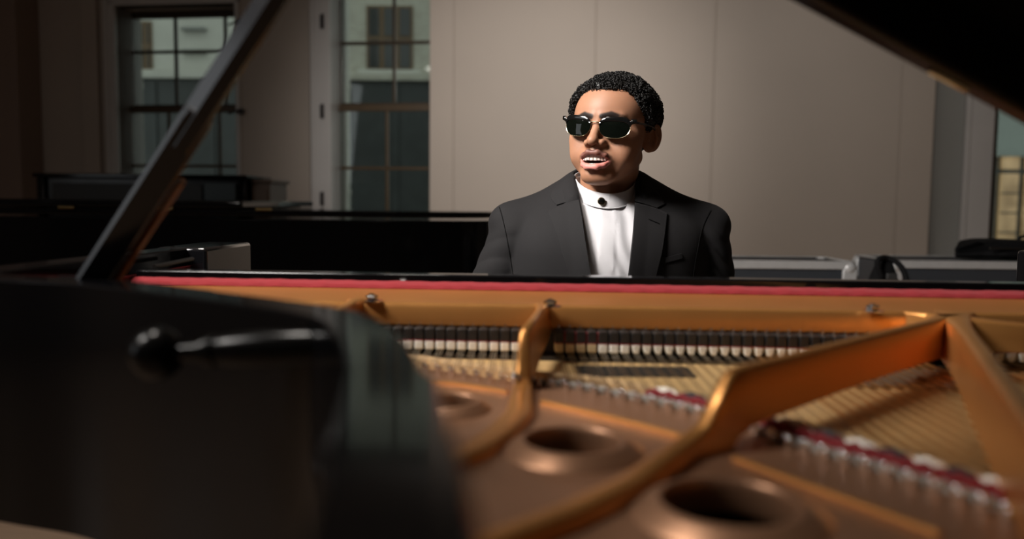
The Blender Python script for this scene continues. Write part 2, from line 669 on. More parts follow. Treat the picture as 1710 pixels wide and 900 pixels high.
def build_second_grand():
    Y0 = 4.2
    root = thing('grand_piano', 'closed black grand piano standing along the wall behind the pianist, without a player', 'piano', (-1.4, Y0 + 0.7, 0))
    pts = [(-2.85, Y0), (-0.55, Y0), (-0.25, Y0 + 0.06), (-0.12, Y0 + 0.2), (-0.13, Y0 + 0.36), (-0.3, Y0 + 0.52),
           (-0.7, Y0 + 0.66), (-1.1, Y0 + 0.95), (-1.45, Y0 + 1.3), (-1.8, Y0 + 1.46), (-2.85, Y0 + 1.48)]
    sm = [tuple(p.to_2d()) for p in catmull([(x, y, 0) for x, y in pts[1:10]], 5)]
    poly = [pts[0]] + sm + [pts[-1]]
    obj('rim', MB().prism(poly, 0.70, 1.0), M_black, root, bevel=0.006)

    def grow(k):
        return [(-1.4 + (x + 1.4) * k, Y0 + 0.7 + (y - Y0 - 0.7) * k) for x, y in poly]
    obj('lid', MB().prism(grow(1.012), 1.012, 1.046), M_black, root, bevel=0.01)
    fl = [(-2.86, Y0 - 0.012), (-1.37, Y0 - 0.012), (-1.37, Y0 + 1.48), (-2.86, Y0 + 1.48)]
    obj('folded_front_lid', MB().prism(fl, 1.05, 1.09), M_black, root, bevel=0.012)
    for k in range(3):
        mb = MB().tube([(-1.3 - 0.5 * k, Y0 - 0.014, 1.048), (-1.22 - 0.5 * k, Y0 - 0.014, 1.048)], 0.008)
        obj('lid_hinge', mb, mat('dull_brass', (0.12, 0.08, 0.03), 0.4, metal=0.8), root)
    for (x, y) in ((-2.5, Y0 + 0.2), (-2.5, Y0 + 1.28), (-0.55, Y0 + 0.3)):
        mb = MB().lathe([(0.055, 0.7), (0.055, 0.62), (0.075, 0.6), (0.06, 0.5), (0.04, 0.14), (0.05, 0.11), (0.03, 0.1), (0.03, 0.03)], (x, y, 0), n=20)
        lg = obj('leg', mb, M_black, root)
        obj('caster', MB().lathe([(0.03, -0.012), (0.034, 0), (0.03, 0.012)], (x, y, 0.034), (0, 1, 0), 18), M_brass, lg)
    obj('keybed', MB().box((-2.98, Y0 + 0.02, 0.64), (-2.6, Y0 + 1.46, 0.75)), M_black, root, bevel=0.006)


def build_upright():
    Y0, x0, x1, zt = 6.0, -3.45, -1.94, 1.272
    root = thing('upright_piano', 'black upright piano against the wall under the tall window', 'piano', ((x0 + x1) / 2, Y0 + 0.3, 0))
    obj('case_body', MB().box((x0 + 0.03, Y0 + 0.04, 0.1), (x1 - 0.03, Y0 + 0.58, zt - 0.03)), M_black_satin, root, bevel=0.006)
    obj('lid', MB().box((x0 - 0.02, Y0 - 0.02, zt - 0.03), (x1 + 0.02, Y0 + 0.6, zt)), M_black, root, bevel=0.008)
    for s in (x0, x1 - 0.05):
        mb = MB().prism([(0, 0), (0.62, 0), (0.62, zt - 0.03), (0.0, zt - 0.03), (0.0, 0.78), (-0.2, 0.7), (-0.2, 0.62), (0, 0.55)], 0, 0.05,
                        Matrix(((0, 0, 1, s), (1, 0, 0, Y0), (0, 1, 0, 0), (0, 0, 0, 1))))
        obj('side_panel', mb, M_black, root, bevel=0.004)
    obj('front_panel', MB().box((x0 + 0.1, Y0 + 0.02, 0.82), (x1 - 0.32, Y0 + 0.05, zt - 0.07)), mat('black_matt_panel', (0.004, 0.004, 0.004), 0.5), root, bevel=0.004)
    obj('end_panel', MB().box((x1 - 0.3, Y0 + 0.0, 0.82), (x1 - 0.07, Y0 + 0.05, zt - 0.06)), mat('blue_grey_panel', (0.03, 0.042, 0.046), 0.3), root, bevel=0.004)  # separate blue-grey panel at the right end
    obj('fallboard', MB().box((x0 + 0.05, Y0 - 0.18, 0.68), (x1 - 0.05, Y0 + 0.04, 0.76)), M_black, root, bevel=0.006)
    # brown cabinet end beyond its right-hand side
    x2 = x1 + 0.02
    r2 = thing('cabinet', 'narrow brown wooden cabinet beside the upright piano', 'cabinet', (x2 + 0.12, Y0 + 0.35, 0))
    mw = mat('brown_cabinet_wood', (0.085, 0.05, 0.03), 0.5, var=0.2, vscale=4, stretch=(1, 1, 0.15))
    obj('cabinet_body', MB().box((x2, Y0 + 0.1, 0.04), (x2 + 0.13, Y0 + 0.56, 1.22)), mw, r2, bevel=0.004)
    obj('cabinet_top', MB().box((x2 - 0.0, Y0 + 0.08, 1.22), (x2 + 0.15, Y0 + 0.58, 1.245)), mw, r2, bevel=0.004)
    obj('door', MB().box((x2 + 0.012, Y0 + 0.085, 0.1), (x2 + 0.12, Y0 + 0.1, 1.18)), mw, r2, bevel=0.003)


def flight_case(name, label, x0, x1, y0, y1, z1, z0=0.12, zmid=None):
    root = thing(name, label, 'case', ((x0 + x1) / 2, (y0 + y1) / 2, 0))
    e = 0.033
    obj('shell', MB().box((x0 + 0.008, y0 + 0.008, z0), (x1 - 0.008, y1 - 0.008, z1 - 0.008)), M_casep, root, bevel=0.01)
    for (a, b, c, d) in ((x0, x1, y0, y0 + 0.004), (x0, x1, y1 - 0.004, y1)):
        for (zz0, zz1) in ((z1 - e, z1), (z0, z0 + e)):
            obj('edge_rail', MB().box((a + 0.02, c, zz0), (b - 0.02, d, zz1)), M_alu, root, bevel=0.003)
    for lo_, hi_ in (((x0 + 0.02, y0, z1 - 0.004), (x1 - 0.02, y0 + e, z1)), ((x0 + 0.02, y1 - e, z1 - 0.004), (x1 - 0.02, y1, z1)),
                     ((x0, y0 + 0.02, z1 - 0.004), (x0 + e, y1 - 0.02, z1)), ((x1 - e, y0 + 0.02, z1 - 0.004), (x1, y1 - 0.02, z1))):
        obj('top_rail', MB().box(lo_, hi_), M_alu, root, bevel=0.003)
    for xx in (x0, x1 - e):
        for yy in (y0, y1 - e):
            obj('corner_rail', MB().box((xx, yy, z0 + 0.05), (xx + e, yy + e, z1 - 0.05)), M_alu, root, bevel=0.003)
    for xx in (x0 + 0.028, x1 - 0.028):
        for yy in (y0 + 0.028, y1 - 0.028):
            mb = MB().ball((xx, yy, z1 - 0.03), (0.037, 0.037, 0.034), 14, 8)
            mb.box((xx - 0.03, yy - 0.03, z1 - 0.1), (xx + 0.03, yy + 0.03, z1 - 0.03))
            obj('ball_corner', mb, M_alu, root, bevel=0.006)
    for xx in (x0 + (x1 - x0) * 0.25, x0 + (x1 - x0) * 0.75):
        mb = MB().box((xx - 0.06, y0 - 0.006, z1 - 0.3), (xx + 0.06, y0 + 0.006, z1 - 0.2))
        obj('butterfly_latch', mb, M_steel, root, bevel=0.003)
    for xx in (x0 + 0.1, x1 - 0.1):
        for yy in (y0 + 0.1, y1 - 0.1):
            obj('caster', MB().lathe([(0.05, -0.018), (0.056, 0), (0.05, 0.018)], (xx, yy, 0.058), (0, 1, 0), 18), M_cloth, root)
    return root


def build_cases():
    y = 3.4
    zt = at_y(1425, 437, y).z
    xa, xb = at_y(1135, 430, y).x, at_y(1432, 437, y).x
    flight_case('flight_case', 'charcoal flight case with bright aluminium edging right beside the pianist', xa, xb, y, y + 0.34, zt)
    y2 = 3.55
    zt2 = at_y(1600, 436, y2).z
    x2 = at_y(1487, 430, y2).x
    flight_case('flight_case', 'charcoal flight case with a black bag lying on it', x2, x2 + 1.1, y2, y2 + 0.40, zt2)
    # padded bag on the second case
    bx0, bx1 = at_y(1588, 428, y2 + .25).x, at_y(1588, 428, y2 + .25).x + 0.75
    zt3 = at_y(1640, 398, y2 + 0.2).z
    bm_ = MB()
    rings = []
    N = 26
    for i in range(13):
        t = i / 12
        x = bx0 + (bx1 - bx0) * t
        k = max(0.1, 1 - abs(2 * t - 1) ** 7)
        hh = (zt3 - zt2) * (0.93 + 0.07 * math.sin(5 * t + 1)) * (0.55 + 0.45 * k) if i else (zt3 - zt2) * 0.45
        rings.append([(x + 0.012 * math.sin(3 * j), y2 + 0.2 + 0.15 * k * math.copysign(abs(math.cos(2 * PI * j / N)) ** 0.45, math.cos(2 * PI * j / N)),
                       zt2 + 0.001 + hh * (0.5 + 0.5 * math.copysign(abs(math.sin(2 * PI * j / N)) ** 0.45, math.sin(2 * PI * j / N)))) for j in range(N)])
    bm_.loft(rings)
    bag = thing('equipment_bag', 'soft black equipment bag lying on a flight case under the window', 'bag', ((bx0 + bx1) / 2, y2 + 0.2, zt2))
    obj('bag_body', bm_, M_cloth, bag)
    xm = (bx0 + bx1) / 2
    obj('handle', MB().tube(catmull([(xm - 0.1, y2 + 0.2, zt3 - 0.006), (xm - 0.07, y2 + 0.2, zt3 + 0.012), (xm + 0.07, y2 + 0.2, zt3 + 0.012), (xm + 0.1, y2 + 0.2, zt3 - 0.006)], 5), 0.007), M_cloth, bag)
    obj('zip', MB().tube([(bx0 + 0.06, y2 + 0.047, zt2 + 0.055), (bx1 - 0.06, y2 + 0.047, zt2 + 0.055)], 0.005), M_black_satin, bag)
    # black backpack squeezed between the cases
    yb = 3.3
    p0, p1 = at_y(1438, 430, yb), at_y(1497, 430, yb)
    bp = thing('backpack', 'slumped black backpack standing between the two flight cases', 'bag', ((p0.x + p1.x) / 2, yb, 0))
    mb = MB()
    rings = []
    cx = (p0.x + p1.x) / 2
    hw = (p1.x - p0.x) / 2 * 1.05
    for i in range(15):
        t = i / 14
        z = 0.003 + (p0.z - 0.003) * t
        k = (1 - max(0, t - 0.62) ** 2 * 5.5) * (0.9 + 0.1 * math.sin(9 * t))
        rings.append([(cx + hw * k * math.copysign(abs(math.cos(2 * PI * j / 22)) ** 0.6, math.cos(2 * PI * j / 22)) + 0.01 * math.sin(8 * t + j),
                       yb - 0.05 + 0.09 * k * math.copysign(abs(math.sin(2 * PI * j / 22)) ** 0.6, math.sin(2 * PI * j / 22)), z) for j in range(22)])
    mb.loft(rings)
    obj('bag_body', mb, M_cloth, bp)
    obj('strap', MB().tube(catmull([(cx - 0.03, yb - 0.1, p0.z - 0.07), (cx - 0.05, yb - 0.1, p0.z - 0.01), (cx, yb - 0.07, p0.z + 0.004), (cx + 0.045, yb - 0.1, p0.z - 0.03), (cx + 0.05, yb - 0.15, p0.z - 0.12), (cx + 0.03, yb - 0.155, p0.z - 0.3)], 6), 0.011, 8), M_cloth, bp)
    obj('buckle', MB().box((cx - 0.035, yb - 0.16, p0.z - 0.075), (cx + 0.005, yb - 0.145, p0.z - 0.05)), mat('grey_buckle', (0.03, 0.03, 0.03), 0.4), bp, bevel=0.003)
# ------------------------------------------------------------------ the grand piano being played
M_gold = mat('bronze_gold_plate', (0.58, 0.262, 0.075), 0.34, metal=0.72, bump=0.05, bscale=500, var=0.06, vscale=9, rvar=0.05)
M_gold_reflect = mat('bronze_gold_reflect', (0.40, 0.21, 0.12), 0.38, metal=0.65, bump=0.05, bscale=500, var=0.06, vscale=9, rvar=0.05)  # same plate paint, with the pinkish room reflection put into the colour
M_redfelt = mat('red_felt', (0.235, 0.010, 0.015), 0.95, bump=0.6, bscale=700, sheen=0.05, var=0.15, vscale=90)
M_whitefelt = mat('white_damper_felt', (0.78, 0.74, 0.66), 0.9, bump=0.2, bscale=600)
M_tanfelt = mat('tan_damper_felt', (0.55, 0.42, 0.24), 0.9, bump=0.2, bscale=600)
M_spruce = mat('spruce_soundboard', (0.52, 0.34, 0.15), 0.45, var=0.16, vscale=6, stretch=(30, 1, 1))
M_maple = mat('maple_bridge', (0.5, 0.33, 0.17), 0.5, var=0.15, vscale=30)
M_string = mat('steel_string', (0.6, 0.57, 0.5), 0.25, metal=1.0)
M_copperwire = mat('copper_wound_string', (0.62, 0.36, 0.16), 0.3, metal=1.0)
M_darkwood = mat('dark_wood', (0.02, 0.016, 0.013), 0.6, var=0.3, vscale=40)
M_damper = mat('black_damper_head', (0.018, 0.017, 0.017), 0.35)
M_braid = mat('grey_string_braid', (0.3, 0.28, 0.25), 0.9, bump=0.5, bscale=500, var=0.4, vscale=120)
M_white = mat('ivory_key', (0.8, 0.77, 0.7), 0.25)

ZR = 1.015          # top of the rim
KX = -0.056         # the piano's cross axis: Y falls this much per metre of X


def build_piano():
    root = thing('grand_piano', 'open black grand piano with gold iron plate and raised lid that the man is playing', 'piano', (0.2, 0.8, 0))
    # ---- rim
    bent = [(-0.594, 1.60), (-0.615, 1.25), (-0.633, 1.02), (-0.628, 0.92), (-0.592, 0.868), (-0.523, 0.842), (-0.425, 0.807), (-0.325, 0.74),
            (-0.23, 0.672), (-0.15, 0.60), (-0.113, 0.52), (-0.093, 0.448), (-0.081, 0.391), (-0.067, 0.298), (-0.053, 0.211), (-0.048, 0.10),
            (-0.045, 0.0), (-0.03, -0.11), (0.03, -0.22), (0.15, -0.285), (0.35, -0.30), (0.6, -0.27), (0.76, -0.2), (0.835, -0.1), (0.85, 0.02)]
    out = [p.to_2d() for p in catmull([(x, y, 0) for x, y in bent], 6)] + [Vector((0.905, 0.5)), Vector((0.985, 1.05)), Vector((1.035, 1.60))]
    ths = [0.0455 if (p.y < 0.40 and p.x < 0.05) else 0.0405 if (p.y < 0.60 and p.x < 0.05) else (0.043 if (p.y < 0.72 and p.x < 0.05) else 0.048) for p in out]
    inn = offset2d(out, ths)
    zb = 0.757
    zi = 0.87
    b = 0.0022
    rings = []
    for o, i in zip(out, inn):
        n = (i - o).normalized()
        o2, i2 = o + n * b, i - n * b
        rings.append([(o.x, o.y, zb), (o.x, o.y, ZR - b), (o2.x - 0, o2.y, ZR), (i2.x, i2.y, ZR), (i.x, i.y, ZR - b), (i.x, i.y, zb)])
    mb = MB().loft(rings)
    obj('rim', mb, M_black, root, angle=30)
    # red felt listing along the inner face of the treble side
    il = inn[:30]
    ft = offset2d(il, 0.006)
    mb = MB()
    mb.loft([[(a.x, a.y, 0.962), (a.x, a.y, 0.985), (c.x, c.y, 0.985), (c.x, c.y, 0.962)] for a, c in zip(il, ft)])
    obj('felt_strip', mb, M_redfelt, root)
    # ---- treble cheek block with the music desk groove, and its front cap
    e2 = Vector((0.056, 1.0, 0)).normalized()

    def along(y0, y1, x0, x1, z0, z1):
        """box lying along the piano's own axis, x measured at Y = y0"""
        d = 0.056 * (y1 - y0)
        return [(x0, y0 - KX * 0, z0), (x1, y0 + KX * (x1 - x0), z0), (x1 + d, y1 + KX * (x1 - x0), z0), (x0 + d, y1, z0),
                (x0, y0, z1), (x1, y0 + KX * (x1 - x0), z1), (x1 + d, y1 + KX * (x1 - x0), z1), (x0 + d, y1, z1)]
    obj('cheek_block', MB().hexa(along(1.412, 1.62, -0.612, -0.523, 0.74, ZR + 0.001)), mat('polished_cheek', (0.006, 0.006, 0.007), 0.09, coat=1.0), root, bevel=0.006)
    arm = MB().tube([at_y(224, 445, 1.22) + Vector((0.03, 0, 0)), at_y(309, 432, 1.36) + Vector((0.012, 0, 0))], 0.0035, 8)
    obj('desk_runner', arm, mat('black_runner', (0.003, 0.003, 0.003), 0.4), root)
    obj('cheek_block', MB().hexa(along(1.412, 1.62, 0.98, 1.03, 0.74, ZR + 0.001)), M_black, root, bevel=0.006)
    # ---- stretcher and its red felt
    def line(y0):
        return lambda x: y0 + KX * x
    st = line(1.182)
    xl, xr = -0.556, 0.945
    zs = 0.994

    def rail(y, x0, x1, d0, d1, z0, z1):
        return [(x0, y(x0) + d0, z0), (x1, y(x1) + d0, z0), (x1, y(x1) + d1, z0), (x0, y(x0) + d1, z0),
                (x0, y(x0) + d0, z1), (x1, y(x1) + d0, z1), (x1, y(x1) + d1, z1), (x0, y(x0) + d1, z1)]
    obj('stretcher', MB().hexa(rail(st, xl, xr, 0, 0.03, 0.80, zs)), M_black, root, bevel=0.0025)
    # fuzzy felt: bumpy tube-like strip
    mb = MB()
    rings = []
    N = 160
    for k in range(N + 1):
        x = xl + (xr - xl) * k / N
        y = st(x)
        j = 0.0003 * math.sin(k * 1.7) + 0.0002 * math.sin(k * 0.63)
        rings.append([(x, y - 0.001, 0.9695), (x, y - 0.0165, 0.9695), (x, y - 0.018, 0.975 + j), (x, y - 0.015, 0.9795 + j), (x, y - 0.006, 0.983 + j), (x, y - 0.001, 0.984 + j)])
    mb.loft(rings)
    obj('felt_strip', mb, M_redfelt, root)
    # ---- iron plate: web over the pin block
    pl = MB()
    prof = [(0.0, 0.974), (-0.085, 0.9655), (-0.0925, 0.9665), (-0.0985, 0.9645), (-0.1005, 0.960), (-0.1005, 0.9385), (-0.098, 0.9355), (-0.085, 0.9355), (-0.085, 0.955), (0.0, 0.962)]
    rings = []
    for k in range(61):
        x = xl + (xr - xl) * k / 60
        rings.append([(x, 1.166 + KX * x + a, z) for a, z in prof])
    pl.loft(rings)
    web = obj('iron_plate', pl, M_gold, root, angle=25)
    ZT = 0.968

    def bar(path, w, name='plate_strut', material=M_gold, taper_low=None):
        """path: (x, y, ztop, zbot[, width])"""
        rings = []
        P = [Vector((p[0], p[1], 0)) for p in path]
        for i, p in enumerate(path):
            t = (P[min(i + 1, len(P) - 1)] - P[max(i - 1, 0)]).normalized()
            n = Vector((-t.y, t.x, 0))
            ww = (p[4] if len(p) > 4 else w) / 2
            zt, zb_ = p[2], p[3]
            r = min(0.004, ww * 0.7)
            c = P[i]
            low = 1.5
            rings.append([c + n * ww * low + Vector((0, 0, zb_)), c + n * ww + Vector((0, 0, zb_ + (zt - zb_) * 0.5)), c + n * ww + Vector((0, 0, zt - r)), c + n * (ww - r * 0.4) + Vector((0, 0, zt - r * 0.3)), c + n * (ww - r) + Vector((0, 0, zt)),
                          c - n * (ww - r) + Vector((0, 0, zt)), c - n * (ww - r * 0.4) + Vector((0, 0, zt - r * 0.3)), c - n * ww + Vector((0, 0, zt - r)), c - n * ww + Vector((0, 0, zb_ + (zt - zb_) * 0.5)), c - n * ww * low + Vector((0, 0, zb_))])
        return obj(name, MB().loft(rings), material, web, angle=50)

    yf = lambda x: 1.066 + KX * x
    # thin strut in the treble
    bar([(-0.205, yf(-0.2) + 0.012, ZT + .002, 0.936, 0.03), (-0.207, yf(-0.2) - 0.004, ZT + .002, 0.936, 0.016), (-0.215, 0.95, ZT, 0.922), (-0.218, 0.86, ZT, 0.92)], 0.011)
    # middle strut: runs forward, then drops to the plate field
    bar([(0.041, yf(0.04) + 0.016, ZT - .001, 0.936, 0.032), (0.040, yf(0.04) + 0.002, ZT + .001, 0.936, 0.017), (0.036, 1.02, ZT + 0.001, 0.924, 0.0115), (0.0255, 0.94, ZT, 0.922), (0.0145, 0.862, ZT, 0.905),
         (0.0138, 0.856, ZT - 0.006, 0.9), (0.0132, 0.850, 0.945, 0.895, 0.013), (0.0125, 0.842, 0.918, 0.89, 0.016), (0.012, 0.83, 0.914, 0.89, 0.018)], 0.0115)
    # big diagonal strut from the junction
    A = at_z(1222, 614, ZT)
    J = at_z(1552, 534, ZT)
    J2 = at_z(1592, 523, ZT)
    big = [(J2.x + 0.012, J2.y + 0.02, ZT, 0.936, 0.05), (J2.x, J2.y, ZT, 0.93, 0.034), ((J.x * 0.6 + J2.x * 0.4), (J.y * 0.55 + J2.y * 0.45), ZT, 0.925, 0.02), (J.x, J.y, ZT, 0.923, 0.0145)]
    for t in (0.25, 0.5, 0.75, 0.95):
        p = J.lerp(A, t)
        big.append((p.x, p.y, ZT, 0.923 - 0.01 * max(0, t - 0.5)))
    dirn = (A - J).normalized()
    q = A
    big += [(q.x, q.y, ZT - 0.001, 0.912, 0.0125), (q.x - 0.006, q.y - 0.005, ZT - 0.006, 0.905, 0.013), (q.x - 0.016, q.y - 0.013, 0.945, 0.9, 0.014), (q.x - 0.028, q.y - 0.022, 0.926, 0.893, 0.016), (q.x - 0.045, q.y - 0.037, 0.919, 0.89, 0.018)]
    for px, py in ((1050, 800), (950, 847), (830, 892), (740, 930)):
        p = at_z(px, py, 0.916)
        big.append((p.x, p.y, 0.917, 0.885, 0.02))
    bar(big, 0.0125)
    # ridge continuing from the middle strut across the plate field
    p2 = [(0.0125, 0.836, 0.915, 0.885, 0.02)]
    for px, py in ((868, 682), (836, 715), (795, 742), (745, 764), (650, 790)):
        p = at_z(px, py, 0.914)
        p2.append((p.x, p.y, 0.914, 0.885, 0.024))
    bar(p2, 0.024, 'plate_ridge')
    # long bass strut coming towards the viewer
    B0, B1 = at_z(1600, 530, ZT), at_z(1706, 668, ZT)
    d = (B1 - B0)
    bass = [(B0.x + 0.004, B0.y + 0.03, ZT, 0.932, 0.055), (B0.x, B0.y, ZT, 0.928, 0.03)]
    for t in (0.12, 0.3, 0.6, 1.0, 1.3):
        p = B0 + d * t
        bass.append((p.x, p.y, ZT, 0.92 - 0.01 * t, 0.0165 + 0.004 * (t < 0.2)))
    p = B0 + d * 1.45
    bass += [(p.x, p.y, 0.94, 0.89, 0.018), (p.x - 0.01, p.y - 0.05, 0.915, 0.885, 0.02), (p.x - 0.05, p.y - 0.25, 0.912, 0.885, 0.02)]
    bar(bass, 0.0165)
    # short strut on the bass side of the junction
    bar([(B0.x - 0.004, B0.y + 0.03, ZT, 0.94, 0.04), (0.57, 0.972, ZT - 0.002, 0.93, 0.02), (0.62, 0.962, ZT - 0.006, 0.93, 0.014), (0.70, 0.95, ZT - 0.008, 0.93, 0.013), (0.86, 0.93, ZT - 0.01, 0.93, 0.013)], 0.013)
    # junction boss
    jc = at_z(1592, 524, ZT)
    mb = MB().prism([(-0.05, 0.035), (-0.022, -0.004), (-0.006, -0.022), (0.012, -0.022), (0.02, -0.006), (0.045, 0.03)], 0.93, ZT - 0.0005, Matrix.Translation((jc.x, jc.y, 0)))
    obj('plate_junction', mb, M_gold, web, bevel=0.004)
    # ---- plate field (hitch pin side) with rosette holes
    hp = [at_z(x, y, 0.908) for x, y in ((600, 597), (690, 612), (770, 623), (850, 635), (940, 643), (1060, 665), (1180, 692), (1330, 742), (1480, 788), (1620, 833), (1720, 872))]
    hpath = catmull(hp, 8)
    zf = 0.905
    lo = [Vector((p.x, p.y)) for p in offset2d([(p.x, p.y) for p in hpath], 0.012)]
    left_in = [p for p in offset2d(out, 0.045)]
    # region boundary: hitch line from treble to bass, then down the bass side, round the tail and back along the rim
    lft = [p for p in left_in if p.y < 0.80 and p.x < 0.2 and p.y > -0.27]
    poly = [tuple(p) for p in lo] + [(0.38, 0.44), (0.43, 0.25), (0.55, 0.0), (0.7, -0.15), (0.45, -0.26), (0.2, -0.25)] + [tuple(p) for p in reversed(lft)] + [(-0.30, 0.80), (-0.33, 0.95)]
    holes = []
    for px, py, ro in ((752, 683, 0.036), (957, 752, 0.052), (1217, 858, 0.058)):
        c = at_z(px, py, zf)
        holes.append((c.x, c.y, ro))
    bm = bmesh.new()
    outer = [bm.verts.new((x, y, zf)) for x, y in poly]
    edges = [bm.edges.new((outer[i], outer[(i + 1) % len(outer)])) for i in range(len(outer))]
    for (x, y, r) in holes:
        hv = [bm.verts.new((x + r * math.cos(2 * PI * k / 40), y + r * math.sin(2 * PI * k / 40), zf)) for k in range(40)]
        edges += [bm.edges.new((hv[i], hv[(i + 1) % 40])) for i in range(40)]
    bmesh.ops.triangle_fill(bm, edges=edges, use_beauty=True)
    bmesh.ops.solidify(bm, geom=bm.faces[:], thickness=0.014)
    zs_ = [v.co.z for v in bm.verts]
    dz = zf - max(zs_)
    for v in bm.verts:
        v.co.z += dz
    field = obj('plate_field', bm, M_gold_reflect, web, smooth=False)
    for (x, y, r) in holes:
        mb = MB()
        pr = [(r * 1.10, -0.001), (r * 1.07, 0.001), (r * 0.98, 0.0032), (r * 0.88, 0.0066), (r * 0.80, 0.0088), (r * 0.755, 0.0092), (r * 0.725, 0.0082), (r * 0.715, 0.004), (r * 0.715, -0.012), (r * 0.76, -0.016)]
        n = 56
        mb.loft([[(x + rr * math.cos(2 * PI * k / n), y + rr * math.sin(2 * PI * k / n), zf + h) for k in range(n)] for rr, h in pr], caps=False)
        obj('plate_rosette', mb, M_gold_reflect, web, angle=60)
    # raised beads on the field
    def bead(pts, r=0.0022):
        P = [at_z(x, y, zf + 0.001) for x, y in pts]
        obj('plate_bead', MB().tube(catmull(P, 6), r, 8), M_gold, web)
    bead([(600, 622), (700, 634), (790, 645), (848, 655)])
    bead([(905, 672), (1000, 693), (1090, 716), (1168, 738)], 0.0028)
    bead([(1226, 766), (1330, 805), (1450, 848), (1570, 893)], 0.0028)
    # ---- hitch pins
    proto = None
    L = 0
    nxt = 0.0
    cnt = 0
    prev = hpath[0]
    for p in hpath[1:]:
        seg = (p - prev)
        ln = seg.length
        while L + ln >= nxt:
            q = prev + seg * ((nxt - L) / ln)
            jig = 0.0035 * (1 if cnt % 2 else -1)
            nrm = Vector((seg.y, -seg.x, 0)).normalized()
            q = q + nrm * jig + nrm * 0.004
            if proto is None:
                mb = MB().lathe([(0.0019, 0.0), (0.0019, 0.006), (0.0027, 0.0068), (0.0027, 0.0080), (0.0018, 0.0094), (0.0001, 0.0099)], n=12)
                proto = obj('hitch_pin', mb, M_steel, web, loc=(q.x, q.y, zf))
                p0 = Vector((q.x, q.y, zf))
            elif cnt < 96:
                dup_tree(proto, Vector((q.x, q.y, zf)) - p0, web)
            cnt += 1
            nxt += 0.0088
        L += ln
        prev = p
    # large chrome bolt by the foot of the middle strut
    c = at_z(861, 637, 0.915)
    obj('plate_bolt', MB().lathe([(0.004, -0.01), (0.004, 0.002), (0.0058, 0.003), (0.0058, 0.006), (0.003, 0.009), (0.0002, 0.0095)], c, n=14), M_steel, web)
    # nose bolts on the web
    for px, py in ((620, 498), (919, 507), (1459, 515)):
        c = at_z(px, py + 5, 0.968)
        mb = MB().lathe([(0.0125, 0), (0.0125, 0.0015), (0.009, 0.0018)], c + Vector((0.002, 0.004, -0.0008)), n=20)
        nb = obj('washer', mb, M_steel, web)
        mb = MB().lathe([(0.0075, 0.001), (0.0082, 0.003), (0.0088, 0.006), (0.0070, 0.0075)], c + Vector((0, 0.003, 0)), n=6)
        mb.lathe([(0.0045, 0.007), (0.0045, 0.0088), (0.0035, 0.0095)], c + Vector((0, 0.003, 0)), n=14)
        obj('plate_bolt', mb, M_steel, nb, angle=20)
    # ---- soundboard, bridge, cloth braids
    zsb = 0.897
    sb = [(-0.40, 1.12), (0.85, 1.05), (0.83, 0.1), (0.45, 0.1), (0.36, 0.44), (0.27, 0.60), (0.17, 0.76), (0.05, 0.87), (-0.12, 0.955), (-0.38, 1.0)]
    obj('soundboard', MB().prism(list(reversed(sb)), zsb - 0.012, zsb), M_spruce, root, smooth=False)
    dmp = lambda x: 1.052 - 0.066 * x
    # bridge follows the hitch line further out
    br = offset2d([(p.x, p.y) for p in hpath], 0.055)
    brr = []
    for k, p in enumerate(br):
        n = (Vector(br[min(k + 1, len(br) - 1)]) - Vector(br[max(k - 1, 0)])).normalized()
        n = Vector((-n.y, n.x))
        brr.append([(p.x - n.x * 0.012, p.y - n.y * 0.012, zsb), (p.x - n.x * 0.011, p.y - n.y * 0.011, 0.9065), (p.x + n.x * 0.011, p.y + n.y * 0.011, 0.9065), (p.x + n.x * 0.012, p.y + n.y * 0.012, zsb)])
    obj('bridge', MB().loft(brr), M_maple, root)

    def braid(name, m, off, i0, i1, w, z0, z1, wob=0.0015):
        pts = offset2d([(p.x, p.y) for p in hpath], off)[i0:i1]
        rings = []
        fine = catmull([(p.x, p.y, 0) for p in pts], 3)
        for k, p in enumerate(fine):
            t = (fine[min(k + 1, len(fine) - 1)] - fine[max(k - 1, 0)]).normalized()
            n = Vector((-t.y, t.x, 0))
            ww = w * (1 + 0.12 * math.sin(k * 0.9))
            z = z1 + wob * math.sin(k * 1.35)
            rings.append([p - n * ww + Vector((0, 0, z0)), p - n * ww * 0.8 + Vector((0, 0, z)), p + n * ww * 0.8 + Vector((0, 0, z)), p + n * ww + Vector((0, 0, z0))])
        return obj(name, MB().loft(rings), m, root)
    nn = len(hpath)
    braid('red_string_felt', M_redfelt, 0.024, int(nn * 0.5), nn, 0.0085, 0.884, 0.9125)
    braid('grey_string_felt', M_braid, 0.009, int(nn * 0.33), nn, 0.0055, 0.895, 0.9095, 0.001)
    # tufts of black and white cloth woven along the far side of the red felt
    base = offset2d([(p.x, p.y) for p in hpath], 0.040)
    for i in range(int(nn * 0.5), nn - 3, 3):
        a, c = base[i], base[min(i + 2, nn - 1)]
        mcol = M_whitefelt if (i // 3) % 2 else mat('black_damping_cloth', (0.03, 0.03, 0.035), 0.9, bump=0.5, bscale=400)
        mb = MB()
        rr = []
        for s in range(7):
            t = s / 6
            q = a.lerp(c, t)
            h = 0.003 * math.sin(PI * min(1, max(0.08, t))) + 0.0015
            rr.append([(q.x + 0.005 * math.cos(2 * PI * k / 8), q.y + 0.005 * math.sin(2 * PI * k / 8), 0.909 + h * math.sin(2 * PI * k / 8) + 0.001 * math.sin(3 * s)) for k in range(8)])
        mb.loft(rr)
        obj('cloth_tuft', mb, mcol, root)
